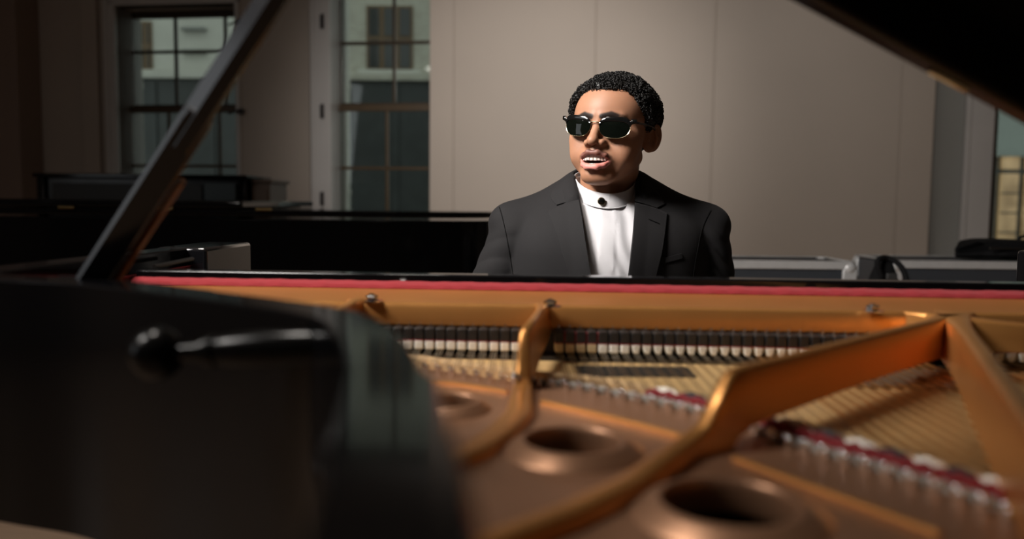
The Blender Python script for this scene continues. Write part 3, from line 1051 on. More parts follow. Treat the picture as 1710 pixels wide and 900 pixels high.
    # ---- damper assemblies
    obj('damper_gap_shade', MB().hexa([(-0.36, dmp(-0.36) + 0.022, 0.89), (0.85, dmp(0.85) + 0.022, 0.89), (0.85, dmp(0.85) + 0.034, 0.89), (-0.36, dmp(-0.36) + 0.034, 0.89),
                                  (-0.36, dmp(-0.36) + 0.022, 0.934), (0.85, dmp(0.85) + 0.022, 0.934), (0.85, dmp(0.85) + 0.034, 0.934), (-0.36, dmp(-0.36) + 0.034, 0.934)]), M_darkwood, root)  # dark strip added behind the dampers so the gaps read as shade
    ZST = 0.9095
    pitch = 0.0139
    protos = {}
    x = -0.30
    xs = []
    n_d = 0
    while x < 0.80:
        skip = abs(x - 0.038) < 0.0125 or abs(x - 0.535) < 0.018 or abs(x + 0.21) < 0.012
        kind = 'flat' if x < 0.04 else ('tan' if x < 0.105 else ('flat' if x < 0.15 else 'wedge'))
        if x > 0.375 and x < 0.395:
            kind = 'wedge'
        if not skip:
            xs.append(x)
            loc = Vector((x, dmp(x), 0.0))
            if kind not in protos:
                hb = MB().box((-0.0058, -0.007, 0.9215), (0.0058, 0.018, 0.9365))
                head = obj('damper', hb, M_damper, root, bevel=0.0008, loc=loc)
                rc = MB().box((-0.0058, -0.0073, 0.9205), (0.0058, 0.018, 0.9217))
                obj_c = obj('red_cloth', rc, M_redfelt, None, smooth=False)
                obj_c.parent = head
                if kind == 'wedge':
                    fb = MB().hexa([(-0.0030, -0.007, ZST), (0.0030, -0.007, ZST), (0.0030, 0.018, ZST), (-0.0030, 0.018, ZST),
                                    (-0.0056, -0.0075, 0.9205), (0.0056, -0.0075, 0.9205), (0.0056, 0.018, 0.9205), (-0.0056, 0.018, 0.9205)])
                else:
                    fb = MB().box((-0.0055, -0.0075, ZST), (0.0055, 0.018, 0.9205))
                fo = obj('damper_felt', fb, M_tanfelt if kind == 'tan' else M_whitefelt, None, bevel=0.0012)
                fo.parent = head
                wr = MB().tube([(0, 0.010, 0.9365), (0, 0.010, 0.942)], 0.0009, 6)
                wo = obj('damper_wire', wr, M_steel, None)
                wo.parent = head
                if kind == 'tan':
                    so = obj('red_spacer', MB().box((0.0058, -0.006, 0.922), (0.0081, 0.01, 0.934)), M_redfelt, None, smooth=False)
                    so.parent = head
                protos[kind] = (head, loc)
            else:
                pr, l0 = protos[kind]
                dup_tree(pr, loc - l0, root)
            n_d += 1
        x += pitch
    # dark strip standing for the shade under the dampers, between the strings
    obj('under_damper_shade', MB().hexa([(-0.36, dmp(-0.36) - 0.002, zsb), (0.8, dmp(0.8) - 0.002, zsb), (0.8, dmp(0.8) + 0.02, zsb), (-0.36, dmp(-0.36) + 0.02, zsb),
                                  (-0.36, dmp(-0.36) - 0.002, 0.902), (0.8, dmp(0.8) - 0.002, 0.902), (0.8, dmp(0.8) + 0.02, 0.902), (-0.36, dmp(-0.36) + 0.02, 0.902)]), M_darkwood, root)
    # thin black slab on the soundboard edge
    a, c = at_z(966, 627, 0.8985), at_z(1164, 629, 0.8985)
    mb = MB().hexa([(a.x, a.y, zsb), (c.x, c.y, zsb), (c.x - 0.001, c.y + 0.054, zsb), (a.x, a.y + 0.054, zsb), (a.x, a.y, 0.8985), (c.x, c.y, 0.8985), (c.x, c.y + 0.054, 0.8995), (a.x, a.y + 0.054, 0.8995)])
    obj('black_slab', mb, mat('plain_black', (0.008, 0.008, 0.008), 0.5), root, bevel=0.001)
    # grey-brown rest plank on the bass side
    mb = MB().hexa([(0.36, 0.905, zsb), (0.53, 0.895, zsb), (0.54, 0.985, zsb), (0.36, 0.99, zsb), (0.36, 0.905, 0.903), (0.53, 0.895, 0.903), (0.54, 0.985, 0.903), (0.36, 0.99, 0.903)])
    obj('rest_plank', mb, mat('grey_brown_plank', (0.16, 0.12, 0.09), 0.6, var=0.3, vscale=20), root, bevel=0.002)
    for px, py in ((1455, 632), (1538, 636), (1577, 634)):
        c = at_z(px, py, 0.904)
        obj('plank_screw', MB().lathe([(0.006, -0.002), (0.006, 0.002), (0.004, 0.004)], c, n=14), M_darkwood, root)
    # ---- strings: one mesh for each note's unison
    hx = sorted([(p.x, p.y) for p in hpath])
    def hitch_y(xx):
        for (x0, y0), (x1, y1) in zip(hx, hx[1:]):
            if x0 <= xx <= x1:
                return y0 + (y1 - y0) * (xx - x0) / max(1e-6, x1 - x0)
        return None
    wires = []
    for xx in xs:
        y1 = yf(xx) + 0.02
        # strings fan slightly: they run along the piano's own axis
        y2 = None
        for it in range(200):
            yy = y1 - 0.005 * it
            xs_ = xx - 0.02 * (y1 - yy) * (1 if xx > 0.1 else 0.0)
            h = hitch_y(xs_)
            if h is None:
                if xs_ > hx[-1][0] and yy < 0.35:
                    y2 = yy
                    break
                continue
            if yy <= h + 0.0:
                y2 = yy
                break
        if y2 is None:
            y2 = 0.9
        wound = xx > 0.30
        offs = (-0.0032, 0, 0.0032) if not wound else ((-0.002, 0.002) if xx < 0.6 else (0.0,))
        for o in offs:
            r = 0.0005 if not wound else 0.00095
            xe = xx - 0.02 * (y1 - y2) * (1 if xx > 0.1 else 0.0)
            wires.append((y2, wound, [(xx + o, y1, ZST - r + 0.003), (xx + o, dmp(xx) + 0.02, ZST - r), (xe + o, y2, ZST - r)], r))
    # the hundred whose near ends come closest are parts of their own, the rest one piece
    wires.sort(key=lambda w: w[0])
    rest = MB()
    for k, (y2, wound, path, r) in enumerate(wires):
        if k < 100:
            obj('string', MB().tube(path, r, 5), M_copperwire if wound else M_string, root)
        else:
            rest.tube(path, r, 5)
    obj('strings', rest, M_string, root)['kind'] = 'stuff'
    # ---- lid on its hinge
    th = math.radians(26.6)
    H = Vector((0.905, 0, 1.02))
    la = Vector((-math.cos(th), 0, math.sin(th)))
    ln = Vector((math.sin(th), 0, math.cos(th)))

    def lid_pt(x, y, h):
        return H + la * (0.905 - x) + ln * h + Vector((0, y, 0))
    yfront = 0.745
    plan = [p for p in out if p.y < yfront]
    # outline: along bent side from the front edge to the tail, then bass side
    k0 = next(i for i, p in enumerate(out) if p.y < yfront)
    seq = [(-0.33, yfront)] + [(p.x, p.y) for p in out[k0:] if p.y < yfront] + [(0.895, yfront)]
    n = len(seq)
    mb = MB()
    mb.add([lid_pt(x, y, 0.0) for x, y in seq] + [lid_pt(x, y, 0.022) for x, y in seq],
           [tuple(range(n)), tuple(reversed(range(n, 2 * n)))] + [(i, (i + 1) % n, n + (i + 1) % n, n + i) for i in range(n)])
    lid = obj('lid', mb, mat('black_lid_polish', (0.004, 0.004, 0.004), 0.1, spec=0.55), root, smooth=False, bevel=0.003)
    mb = MB()
    pts = []
    mb.hexa([lid_pt(-0.345, yfront - 0.004, -0.055), lid_pt(0.885, yfront - 0.004, -0.055), lid_pt(0.885, yfront + 0.03, -0.055), lid_pt(-0.345, yfront + 0.03, -0.055),
             lid_pt(-0.345, yfront - 0.004, 0.03), lid_pt(0.885, yfront - 0.004, 0.03), lid_pt(0.885, yfront + 0.03, 0.03), lid_pt(-0.345, yfront + 0.03, 0.03)])
    obj('folded_front_lid', mb, mat('black_lid_edge', (0.003, 0.003, 0.003), 0.3, spec=0.3), lid, bevel=0.007, segs=3)
    for x in (0.36, 0.62):
        mb = MB().tube([lid_pt(x - 0.02, yfront + 0.012, -0.056), lid_pt(x + 0.02, yfront + 0.012, -0.056)], 0.0035)
        obj('lid_hinge', mb, M_steel, lid)
    # rubber bumper and prop cup on the underside
    c = at_y(1545, -4, 0.66)
    s = (0.905 - c.x) / math.cos(th)
    xx = 0.905 - s
    mb = MB().lathe([(0.045, 0.0), (0.042, -0.012), (0.03, -0.02), (0.0, -0.022)], lid_pt(xx, 0.655, 0.0), ln, 24)
    obj('lid_bumper', mb, mat('black_rubber', (0.003, 0.003, 0.003), 0.7), lid)
    mb = MB().tube([(0.893 + 0.0, -0.05, 1.018), (0.907, 0.73, 1.018)], 0.008)
    obj('lid_hinge', mb, M_brass, lid)
    # ---- lid prop
    Bp, Tp = at_z(146, 468, 1.012), None
    Bp = Vector((Bp.x, Bp.y, 1.004))
    mid = at_y(326, 203, Bp.y - 0.055)
    dirn = (mid - Bp).normalized()
    Tp = Bp + dirn * 0.66
    view = (CAM - (Bp + Tp) * 0.5).normalized()
    side = dirn.cross(view).normalized()            # lies across the picture
    side = -side if side.x > 0 else side            # points up and to the left
    nrm = side.cross(dirn).normalized()
    if nrm.dot(view) < 0:
        nrm = -nrm

    def board(t0, t1, w, d, tw=0.0, sh=0.0, w2=None, facet=0.004):
        rings = []
        for t, ww in ((t0, w), (t0 + 0.01, w), (t1 - 0.01, w2 or w), (t1, (w2 or w) * 0.9)):
            a = Matrix.Rotation(tw, 3, dirn)
            s_, n_ = a @ side, a @ nrm
            c_ = Bp + dirn * t + side * sh
            b_ = 0.003
            hw, hd = ww / 2, d / 2
            # the edge up and to the left gets a facet, shaped to catch a highlight
            fx, fy = facet * 0.64, facet * 0.77
            rings.append([c_ + s_ * x + n_ * y for x, y in ((-hw + b_, -hd), (hw - b_, -hd), (hw, -hd + b_), (hw, hd - fy), (hw - fx, hd), (-hw + b_, hd), (-hw, hd - b_), (-hw, -hd + b_))])
        return MB().loft(rings)
    L1 = (mid - Bp).length
    M_prop = mat('black_prop_polish', (0.004, 0.004, 0.006), 0.2, spec=0.5)
    prop = obj('lid_prop', board(-0.005, L1 + 0.012, 0.030, 0.020, 0.0, facet=0.0055), M_prop, root, angle=30)
    obj('lid_prop_extension', board(L1 - 0.03, 0.66, 0.027, 0.024, 0.0, 0.002, facet=0.0185), M_prop, prop, angle=30)
    obj('lid_prop_reflection', board(0.02, L1 * 0.72, 0.008, 0.014, 0.0, -0.020, facet=0.003), mat('amber_reflection', (0.16, 0.055, 0.012), 0.15, coat=0.5), prop, angle=30)  # amber strip standing for the gold plate's orange reflection on the prop
    obj('lid_prop_hinge', MB().tube([Bp + Vector((-0.03, 0.0, 0.006)), Bp + Vector((0.03, 0, 0.006))], 0.007), M_black, prop)
    # ---- keyboard side
    yk = lambda x: 1.50 + KX * (x + 0.0)
    obj('keybed', MB().hexa(rail(st, -0.60, 0.935, 0.03, 0.44, 0.62, 0.70)), M_black, root, bevel=0.006)
    kx = -0.50
    for k in range(52):
        x0 = kx + k * 0.0245
        obj('white_key', MB().hexa(rail(line(1.36), x0, x0 + 0.0228, 0.0, 0.15, 0.70, 0.742)), M_white, root, smooth=False)
    for k in range(51):
        if k % 7 in (1, 4):
            continue
        x0 = kx + k * 0.0245 + 0.0185
        obj('black_key', MB().hexa(rail(line(1.36), x0, x0 + 0.0115, 0.0, 0.095, 0.742, 0.754)), M_black, root, smooth=False)
    obj('fallboard', MB().hexa(rail(line(1.325), -0.52, 0.86, 0.0, 0.025, 0.745, 0.93)), M_black, root, bevel=0.005)
    for (x, y) in ((-0.5, 1.42), (0.82, 1.32), (0.4, 0.02)):
        mb = MB().lathe([(0.055, 0.785), (0.055, 0.62), (0.075, 0.6), (0.06, 0.5), (0.04, 0.14), (0.05, 0.11), (0.03, 0.1), (0.03, 0.03)], (x, y, 0), n=20)
        lg = obj('leg', mb, M_black, root)
        obj('caster', MB().lathe([(0.03, -0.012), (0.034, 0), (0.03, 0.012)], (x, y, 0.034), (0, 1, 0), 18), M_brass, lg)
    mb = MB().box((0.1, 1.10, 0.14), (0.3, 1.16, 0.24))
    mb.tube([(0.13, 1.13, 0.24), (0.13, 1.13, 0.79)], 0.014)
    mb.tube([(0.27, 1.13, 0.24), (0.27, 1.13, 0.79)], 0.014)
    ly = obj('pedal_lyre', mb, M_black, root, bevel=0.004)
    for x in (0.15, 0.2, 0.25):
        obj('pedal', MB().box((x - 0.012, 1.14, 0.1), (x + 0.012, 1.3, 0.112)), M_brass, ly, bevel=0.004)
    obj('soundboard_beams', MB().box((0.02, 0.0, 0.79), (0.8, 1.15, 0.82)), M_darkwood, root, smooth=False)
    # ---- turned handle on the outside of the bent side
    ax0 = at_y(262, 590, 0.615)
    ax1 = at_y(592, 577, 0.60)
    d = (ax0 - ax1)
    Lh = d.length
    prof = [(0.012, 0.0), (0.0135, 0.012), (0.0115, 0.018), (0.0135, 0.026), (0.0145, 0.07), (0.013, 0.095), (0.0105, 0.108), (0.0115, 0.112), (0.0105, 0.116), (0.0085, Lh - 0.052), (0.0128, Lh - 0.047), (0.0128, Lh - 0.043), (0.008, Lh - 0.038), (0.007, Lh - 0.018)]
    R = 0.0205
    prof += [(R * math.sin(a), Lh - R * math.cos(a)) for a in [PI * k / 14 for k in range(2, 15)]]
    obj('turned_handle', MB().lathe(prof, ax1, d, 28), mat('turned_ebony', (0.004, 0.004, 0.004), 0.2, spec=0.2), root, angle=40)
    return root
# ------------------------------------------------------------------ distance-field modelling
def smin(a, b, k):
    h = np.clip(0.5 + 0.5 * (b - a) / k, 0, 1)
    return b + (a - b) * h - k * h * (1 - h)


def smax(a, b, k):
    return -smin(-a, -b, k)


def ell(p, c, r):
    q = (p - np.array(c, np.float32))
    r = np.array(r, np.float32)
    k0 = np.sqrt(((q / r) ** 2).sum(-1)) + 1e-9
    k1 = np.sqrt(((q / (r * r)) ** 2).sum(-1)) + 1e-9
    return k0 * (k0 - 1.0) / k1


def cap(p, a, b, ra, rb=None):
    rb = ra if rb is None else rb
    a, b = np.array(a, np.float32), np.array(b, np.float32)
    ba = b - a
    h = np.clip(((p - a) @ ba) / float(ba @ ba), 0, 1)
    d = np.sqrt(((p - a - h[..., None] * ba) ** 2).sum(-1))
    return d - (ra + (rb - ra) * h)


def rbox(p, c, h, r):
    q = np.abs(p - np.array(c, np.float32)) - (np.array(h, np.float32) - r)
    return np.sqrt((np.maximum(q, 0) ** 2).sum(-1)) + np.minimum(q.max(-1), 0) - r


def chain(p, pts, rs, k=0.004):
    d = None
    for i in range(len(pts) - 1):
        c = cap(p, pts[i], pts[i + 1], rs[i], rs[i + 1])
        d = c if d is None else smin(d, c, k)
    return d


def rotm(axis, deg):
    return np.array(Matrix.Rotation(math.radians(deg), 3, axis), np.float32)


def surface_net(fn, lo, hi, h, iters=2):
    lo, hi = np.array(lo, np.float32), np.array(hi, np.float32)
    n = np.ceil((hi - lo) / h).astype(int) + 1
    xs = [lo[i] + h * np.arange(n[i], dtype=np.float32) for i in range(3)]
    vol = np.empty(n, np.float32)
    Yg, Zg = np.meshgrid(xs[1], xs[2], indexing='ij')
    step = max(1, int(400000 / (n[1] * n[2])))
    for i in range(0, n[0], step):
        xx = xs[0][i:i + step]
        P = np.empty((len(xx), n[1], n[2], 3), np.float32)
        P[..., 0] = xx[:, None, None]
        P[..., 1] = Yg
        P[..., 2] = Zg
        vol[i:i + step] = fn(P.reshape(-1, 3)).reshape(len(xx), n[1], n[2])
    s = vol < 0
    cnt = np.zeros(n - 1, np.uint8)
    for dx in (0, 1):
        for dy in (0, 1):
            for dz in (0, 1):
                cnt += s[dx:n[0] - 1 + dx, dy:n[1] - 1 + dy, dz:n[2] - 1 + dz]
    act = (cnt > 0) & (cnt < 8)
    ids = -np.ones(n - 1, np.int64)
    I = np.argwhere(act)
    ids[act] = np.arange(len(I))
    acc = np.zeros((len(I), 3), np.float32)
    num = np.zeros(len(I), np.float32)
    corners = [(a, b, c) for a in (0, 1) for b in (0, 1) for c in (0, 1)]
    for a in corners:
        for ax in range(3):
            if a[ax] == 1:
                continue
            b = list(a)
            b[ax] = 1
            va = vol[I[:, 0] + a[0], I[:, 1] + a[1], I[:, 2] + a[2]]
            vb = vol[I[:, 0] + b[0], I[:, 1] + b[1], I[:, 2] + b[2]]
            m = (va < 0) != (vb < 0)
            t = np.where(m, va / np.where(m, va - vb, 1), 0)
            pos = np.tile(np.array(a, np.float32), (len(I), 1))
            pos[:, ax] += t
            acc += pos * m[:, None]
            num += m
    V = lo + h * (I + acc / num[:, None])
    F = []
    for ax in range(3):
        o = [1, 1, 1]
        sa = [slice(1, n[i] - 1) for i in range(3)]
        sb = [slice(1, n[i] - 1) for i in range(3)]
        sa[ax] = slice(0, n[ax] - 1)
        sb[ax] = slice(1, n[ax])
        A, B = s[tuple(sa)], s[tuple(sb)]
        for flip, mask in ((False, A & ~B), (True, ~A & B)):
            E = np.argwhere(mask)
            if not len(E):
                continue
            off = np.array([1, 1, 1])
            off[ax] = 0
            E = E + off
            u, w = [(1, 2), (2, 0), (0, 1)][ax]
            q = []
            for du, dw in ((-1, -1), (0, -1), (0, 0), (-1, 0)):
                c = E.copy()
                c[:, u] += du
                c[:, w] += dw
                q.append(ids[c[:, 0], c[:, 1], c[:, 2]])
            q = np.stack(q, 1)
            if flip:
                q = q[:, ::-1]
            F.append(q)
    F = np.concatenate(F)
    F = F[(F >= 0).all(1)]
    e = h * 0.3
    for _ in range(iters):
        V = V.astype(np.float32)
        d = fn(V)
        g = np.stack([(fn(V + np.array(v, np.float32) * e) - fn(V - np.array(v, np.float32) * e)) / (2 * e) for v in ((1, 0, 0), (0, 1, 0), (0, 0, 1))], 1)
        g2 = np.maximum((g * g).sum(1), 0.05)
        V = V - np.clip(d / g2, -h, h)[:, None] * g * 0.9
    return V, F


def np_mesh(name, V, F, material, parent=None, attrs=None):
    me = bpy.data.meshes.new(name)
    me.vertices.add(len(V))
    me.vertices.foreach_set('co', np.ascontiguousarray(V, np.float32).ravel())
    k = F.shape[1]
    me.loops.add(F.size)
    me.loops.foreach_set('vertex_index', np.ascontiguousarray(F, np.int32).ravel())
    me.polygons.add(len(F))
    me.polygons.foreach_set('loop_start', np.arange(0, F.size, k, dtype=np.int32))
    me.update(calc_edges=True)
    me.validate()
    me.polygons.foreach_set('use_smooth', [True] * len(me.polygons))
    for a, arr in (attrs or {}).items():
        at = me.attributes.new(a, 'FLOAT', 'POINT')
        at.data.foreach_set('value', np.ascontiguousarray(arr, np.float32))
    me.materials.append(material)
    o = bpy.data.objects.new(name, me)
    COL.objects.link(o)
    attach(o, parent)
    return o


# ------------------------------------------------------------------ head frame
YAW = math.radians(29.5)
HEAD_O = np.array((0.2085, 1.745, 1.251), np.float32)
SX = 1.075
_R = Matrix.Rotation(math.radians(2.0), 3, 'Y') @ Matrix.Rotation(PI - YAW, 3, 'Z') @ Matrix.Rotation(math.radians(3.0), 3, 'X')
HR = np.array(_R, np.float32)      # local (his right, forward, up) -> world


def head_w(p):
    q = np.array(p, np.float32) * np.array((SX, 1, 1), np.float32)
    return HEAD_O + q @ HR.T


def head_l(P):
    return ((P - HEAD_O) @ HR) / np.array((SX, 1, 1), np.float32)


mm = 0.001


def head_sdf(q):
    """q: head-local metres"""
    p = q * 1000.0
    p[:, 2] = np.where(p[:, 2] < 0, p[:, 2] * 1.02, p[:, 2])
    ax = np.abs(p[:, 0])
    m = p.copy()
    m[:, 0] = ax
    d = ell(p, (0, -14, 30), (73, 92, 80))
    d = smin(d, ell(p, (0, 22, 22), (66, 66, 66)), 22)              # forehead
    d = smin(d, ell(p, (0, 20, -36), (60, 62, 70)), 20)             # mid face
    d = smin(d, ell(m, (47, 38, -26), (25, 32, 27)), 18)            # cheekbones
    d = smin(d, ell(m, (41, 44, -59), (24, 29, 30)), 18)            # full cheeks
    d = smin(d, cap(m, (48, -2, -58), (20, 60, -103), 13, 14), 22)  # jaw line
    d = smin(d, ell(p, (0, 65, -104), (25, 19, 17)), 14)             # chin
    d = smin(d, cap(p, (0, 26, -84), (0, 52, -92), 34, 24), 18)      # under chin
    # muzzle
    d = smin(d, ell(p, (0, 67, -66), (34, 23.5, 28)), 14)
    # brow
    d = smin(d, cap(m, (8, 80, 15), (40, 68, 17), 8, 6), 10)
    # eye sockets, eyeballs and lids
    d = smax(d, -ell(m, (31, 92, -1), (17, 15, 13)), 12)
    d = smin(d, ell(m, (31, 69, -1), (14, 13, 12)), 4)
    d = smax(d, -cap(m, (20, 83.5, -2.5), (42, 79.5, -2.5), 1.1), 1.5)
    # nose
    nose = cap(p, (0, 81, 4), (0, 99, -30), 6.8, 8.8)
    nose = smin(nose, ell(p, (0, 101.5, -36.5), (10.2, 10.5, 9)), 7)
    nose = smin(nose, ell(m, (14, 88, -39), (7.5, 11, 8)), 6)
    d = smin(d, nose, 9)
    d = smax(d, -ell(m, (7.5, 96.5, -47), (4.6, 6.5, 4.5)), 3)
    # philtrum
    d = smax(d, -cap(p, (0, 98, -51), (0, 96.5, -59), 2.2), 4)
    # parted mouth
    arch = lambda x: np.array([x])
    up_pts = [(31, 73, -71), (21, 86.5, -63.5), (9, 95, -58.5), (0, 96, -59.5)]
    lo_pts = [(30, 73.5, -72), (20, 86, -83), (9, 93.5, -88.5), (0, 94.5, -89.5)]
    upl = chain(m, up_pts, (2.4, 4.8, 5.6, 5.2), 4)
    lol = chain(m, lo_pts, (2.4, 5.6, 7.0, 7.2), 4)
    cav = ell(p, (0, 86, -72.6), (25, 24, 9.2))
    d = smax(d, -ell(p, (0, 86, -73), (28, 22, 11)), 3)
    d = smin(d, upl, 3.0)
    d = smin(d, lol, 3.0)
    d = smax(d, -cav, 1.2)
    # crease beneath the lower lip
    d = smax(d, -cap(m, (0, 95, -97), (14, 88, -95), 3.2), 7)
    # ears
    e = p.copy()
    e[:, 0] = ax
    R = rotm('Z', 34) @ rotm('X', 10)
    el = (e - np.array((76.5, -15, -16), np.float32)) @ R
    ear = ell(el, (4, 0, 2), (5.5, 18, 30))
    ear = smin(ear, ell(el, (3, 7, -19), (6, 10, 12)), 5)
    bowl = ell(el, (10, 1, 4), (7.6, 13.5, 23.5))
    ear = smax(ear, -bowl, 3)
    ear = smin(ear, chain(el, [(5, -5, -14), (6, -6, 4), (6, 2, 16)], (3.2, 3.2, 2.4), 2), 3)
    ear = smax(ear, -ell(el, (9, 4, -4), (6, 6.5, 9)), 3)
    ear = smin(ear, ell(el, (3, 13, -3), (5, 4, 6)), 3)
    d = smin(d, ell(e, (66, -8, -14), (5, 14, 22)), 5)
    d = smin(d, ear, 5)
    # neck
    d = smin(d, cap(p, (0, -20, -40), (0, -18, -80), 50, 50), 14)
    return d * mm


def mouth_masks(q):
    p = q * 1000.0
    p[:, 2] = np.where(p[:, 2] < 0, p[:, 2] * 1.02, p[:, 2])
    m = p.copy()
    m[:, 0] = np.abs(p[:, 0])
    up_pts = [(31, 73, -71), (21, 86.5, -63.5), (9, 95, -58.5), (0, 96, -59.5)]
    lo_pts = [(30, 73.5, -72), (20, 86, -83), (9, 93.5, -88.5), (0, 94.5, -89.5)]
    upl = chain(m, up_pts, (2.4, 4.8, 5.6, 5.2), 2)
    lol = chain(m, lo_pts, (2.4, 5.6, 7.0, 7.2), 2)
    sm = lambda d, w: np.clip(0.5 - d / w, 0, 1)
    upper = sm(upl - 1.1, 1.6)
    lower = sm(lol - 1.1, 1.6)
    # eyebrows: tapered strokes on the brow
    brow = chain(m, [(11, 88, 15), (27, 84, 19), (43, 71, 17), (52, 62, 11)], (4.5, 4.6, 3.2, 1.5), 2)
    brow = sm(brow - 1.6, 3.0)
    # thin moustache
    mo = chain(m, [(5, 97, -54.5), (16, 91, -57.5), (29, 77, -66), (33, 72, -74)], (2.3, 2.6, 2.2, 1.2), 2)
    mo = sm(mo - 1.4, 3.2)
    # cavity
    cav = sm(ell(p, (0, 80, -73), (25, 21, 9.0)) + 1.0, 1.5)
    return upper, lower, brow, mo, cav


def skin_material():
    m = mat('brown_skin', (0.30, 0.135, 0.07), 0.5, sss=0.1, spec=0.32)
    nt = m.node_tree
    b = nt.nodes['Principled BSDF']
    prev = None
    tc = nt.nodes.new('ShaderNodeTexCoord')
    ns = nt.nodes.new('ShaderNodeTexNoise')
    ns.inputs['Scale'].default_value = 14
    ns.inputs['Detail'].default_value = 5
    nt.links.new(tc.outputs['Object'], ns.inputs['Vector'])
    base = nt.nodes.new('ShaderNodeMix')
    base.data_type = 'RGBA'
    base.inputs[6].default_value = (0.30, 0.143, 0.082, 1)
    base.inputs[7].default_value = (0.38, 0.19, 0.115, 1)
    nt.links.new(ns.outputs['Fac'], base.inputs[0])
    prev = base.outputs[2]
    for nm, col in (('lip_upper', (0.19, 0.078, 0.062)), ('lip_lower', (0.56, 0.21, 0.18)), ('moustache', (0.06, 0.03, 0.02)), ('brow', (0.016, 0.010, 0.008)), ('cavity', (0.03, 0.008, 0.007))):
        a = nt.nodes.new('ShaderNodeAttribute')
        a.attribute_name = nm
        mx = nt.nodes.new('ShaderNodeMix')
        mx.data_type = 'RGBA'
        mx.inputs[7].default_value = (*col, 1)
        nt.links.new(a.outputs['Fac'], mx.inputs[0])
        nt.links.new(prev, mx.inputs[6])
        prev = mx.outputs[2]
    nt.links.new(prev, b.inputs['Base Color'])
    nb = nt.nodes.new('ShaderNodeTexNoise')
    nb.inputs['Scale'].default_value = 900
    nb.inputs['Detail'].default_value = 2
    nt.links.new(tc.outputs['Object'], nb.inputs['Vector'])
    bp = nt.nodes.new('ShaderNodeBump')
    bp.inputs['Strength'].default_value = 0.12
    bp.inputs['Distance'].default_value = 0.001
    nt.links.new(nb.outputs['Fac'], bp.inputs['Height'])
    nt.links.new(bp.outputs['Normal'], b.inputs['Normal'])
    return m


# ------------------------------------------------------------------ body pose (world metres)
CX = 0.207
SHR, SHL = (0.02, 1.785, 1.035), (0.40, 1.785, 1.03)
ELR, ELL = (-0.078, 1.785, 0.81), (0.447, 1.775, 0.80)
WRR, WRL = (0.03, 1.552, 0.792), (0.37, 1.545, 0.792)


def hand_sdf(P, W, side):
    """relaxed playing hand; side=+1 thumb towards +x"""
    q = P - np.array(W, np.float32)
    q = q * np.array((side, -1, 1), np.float32)         # x: thumb side, y: towards the keys
    d = cap(q, (0, -0.10, 0.005), (0, 0.01, 0.0), 0.031, 0.024)
    palm = smin(cap(q, (-0.018, 0.02, 0.0), (-0.026, 0.075, -0.001), 0.0145, 0.012), cap(q, (0.016, 0.02, 0.0), (0.024, 0.078, 0.002), 0.0155, 0.0125), 0.018)
    palm = smin(palm, cap(q, (0, 0.02, 0.001), (0, 0.078, 0.003), 0.0145, 0.0125), 0.014)
    d = smin(d, palm, 0.018)
    for x, L, sp in ((0.026, 0.92, 0.10), (0.008, 1.0, 0.02), (-0.010, 0.94, -0.07), (-0.027, 0.76, -0.18)):
        y0 = 0.076 - (0.006 if x < -0.02 else 0)
        a = (x, y0, 0.002)
        b = (x + sp * 0.035, y0 + 0.036 * L, 0.008)
        c = (x + sp * 0.06, y0 + 0.056 * L, -0.010)
        e = (x + sp * 0.07, y0 + 0.063 * L, -0.027)
        d = smin(d, chain(q, [a, b, c, e], (0.0098, 0.0088, 0.0078, 0.0066), 0.003), 0.005)
    d = smin(d, chain(q, [(0.016, 0.018, -0.004), (0.040, 0.046, -0.012), (0.052, 0.074, -0.020), (0.052, 0.096, -0.026)], (0.015, 0.0115, 0.0095, 0.0075), 0.004), 0.010)
    return d


def torso_sdf(P, g=0.0):
    """clothed torso with sleeves; g: growth"""
    d = ell(P, (CX, 1.80, 0.90), (0.198, 0.128, 0.27))
    d = smin(d, ell(P, (CX, 1.775, 0.965), (0.168, 0.118, 0.135)), 0.06)
    d = smin(d, rbox(P, (CX, 1.795, 0.90), (0.200, 0.100, 0.17), 0.08), 0.05)
    d = smin(d, ell(P, (CX, 1.82, 0.62), (0.175, 0.135, 0.22)), 0.08)
    for s, sh in ((-1, SHR), (1, SHL)):
        tr = cap(P, (CX + s * 0.058, 1.805, 1.098), (sh[0] - s * 0.004, 1.795, 1.050), 0.043, 0.045)
        d = smin(d, tr, 0.035)
        d = smin(d, cap(P, (CX + s * 0.12, 1.795, 1.066), (sh[0] + s * 0.026, 1.788, 1.052), 0.036, 0.037), 0.02)
    return d - g


def sleeve_sdf(P):
    d = None
    for sh, el, wr in ((SHR, ELR, WRR), (SHL, ELL, WRL)):
        a = cap(P, (sh[0] + np.sign(sh[0] - CX) * 0.006, sh[1], sh[2] - 0.008), el, 0.062, 0.056)
        w = np.array(wr, np.float32)
        e = np.array(el, np.float32)
        f = cap(P, el, tuple(e + (w - e) * 0.95), 0.053, 0.040)
        a = smin(a, f, 0.02)
        d = a if d is None else np.minimum(d, a)
    return d


def wob(P, s, seed):
    r = np.random.default_rng(seed)
    o = 0
    for k in range(5):
        v = r.normal(size=3)
        v = v / np.linalg.norm(v) * s * (0.6 + 0.9 * r.random())
        o = o + np.sin(P @ v.astype(np.float32) + r.random() * 6)
    return o / 5


# jacket opening edges as seen from the front: x at height z
def v_left(z):
    return np.interp(z, [0.80, 0.94, 1.0, 1.06, 1.10, 1.15, 1.22], [0.196, 0.1555, 0.149, 0.1435, 0.139, 0.131, 0.128])


def v_right(z):
    return np.interp(z, [0.80, 0.94, 1.0, 1.06, 1.10, 1.15, 1.22], [0.198, 0.2315, 0.238, 0.2455, 0.252, 0.266, 0.272])


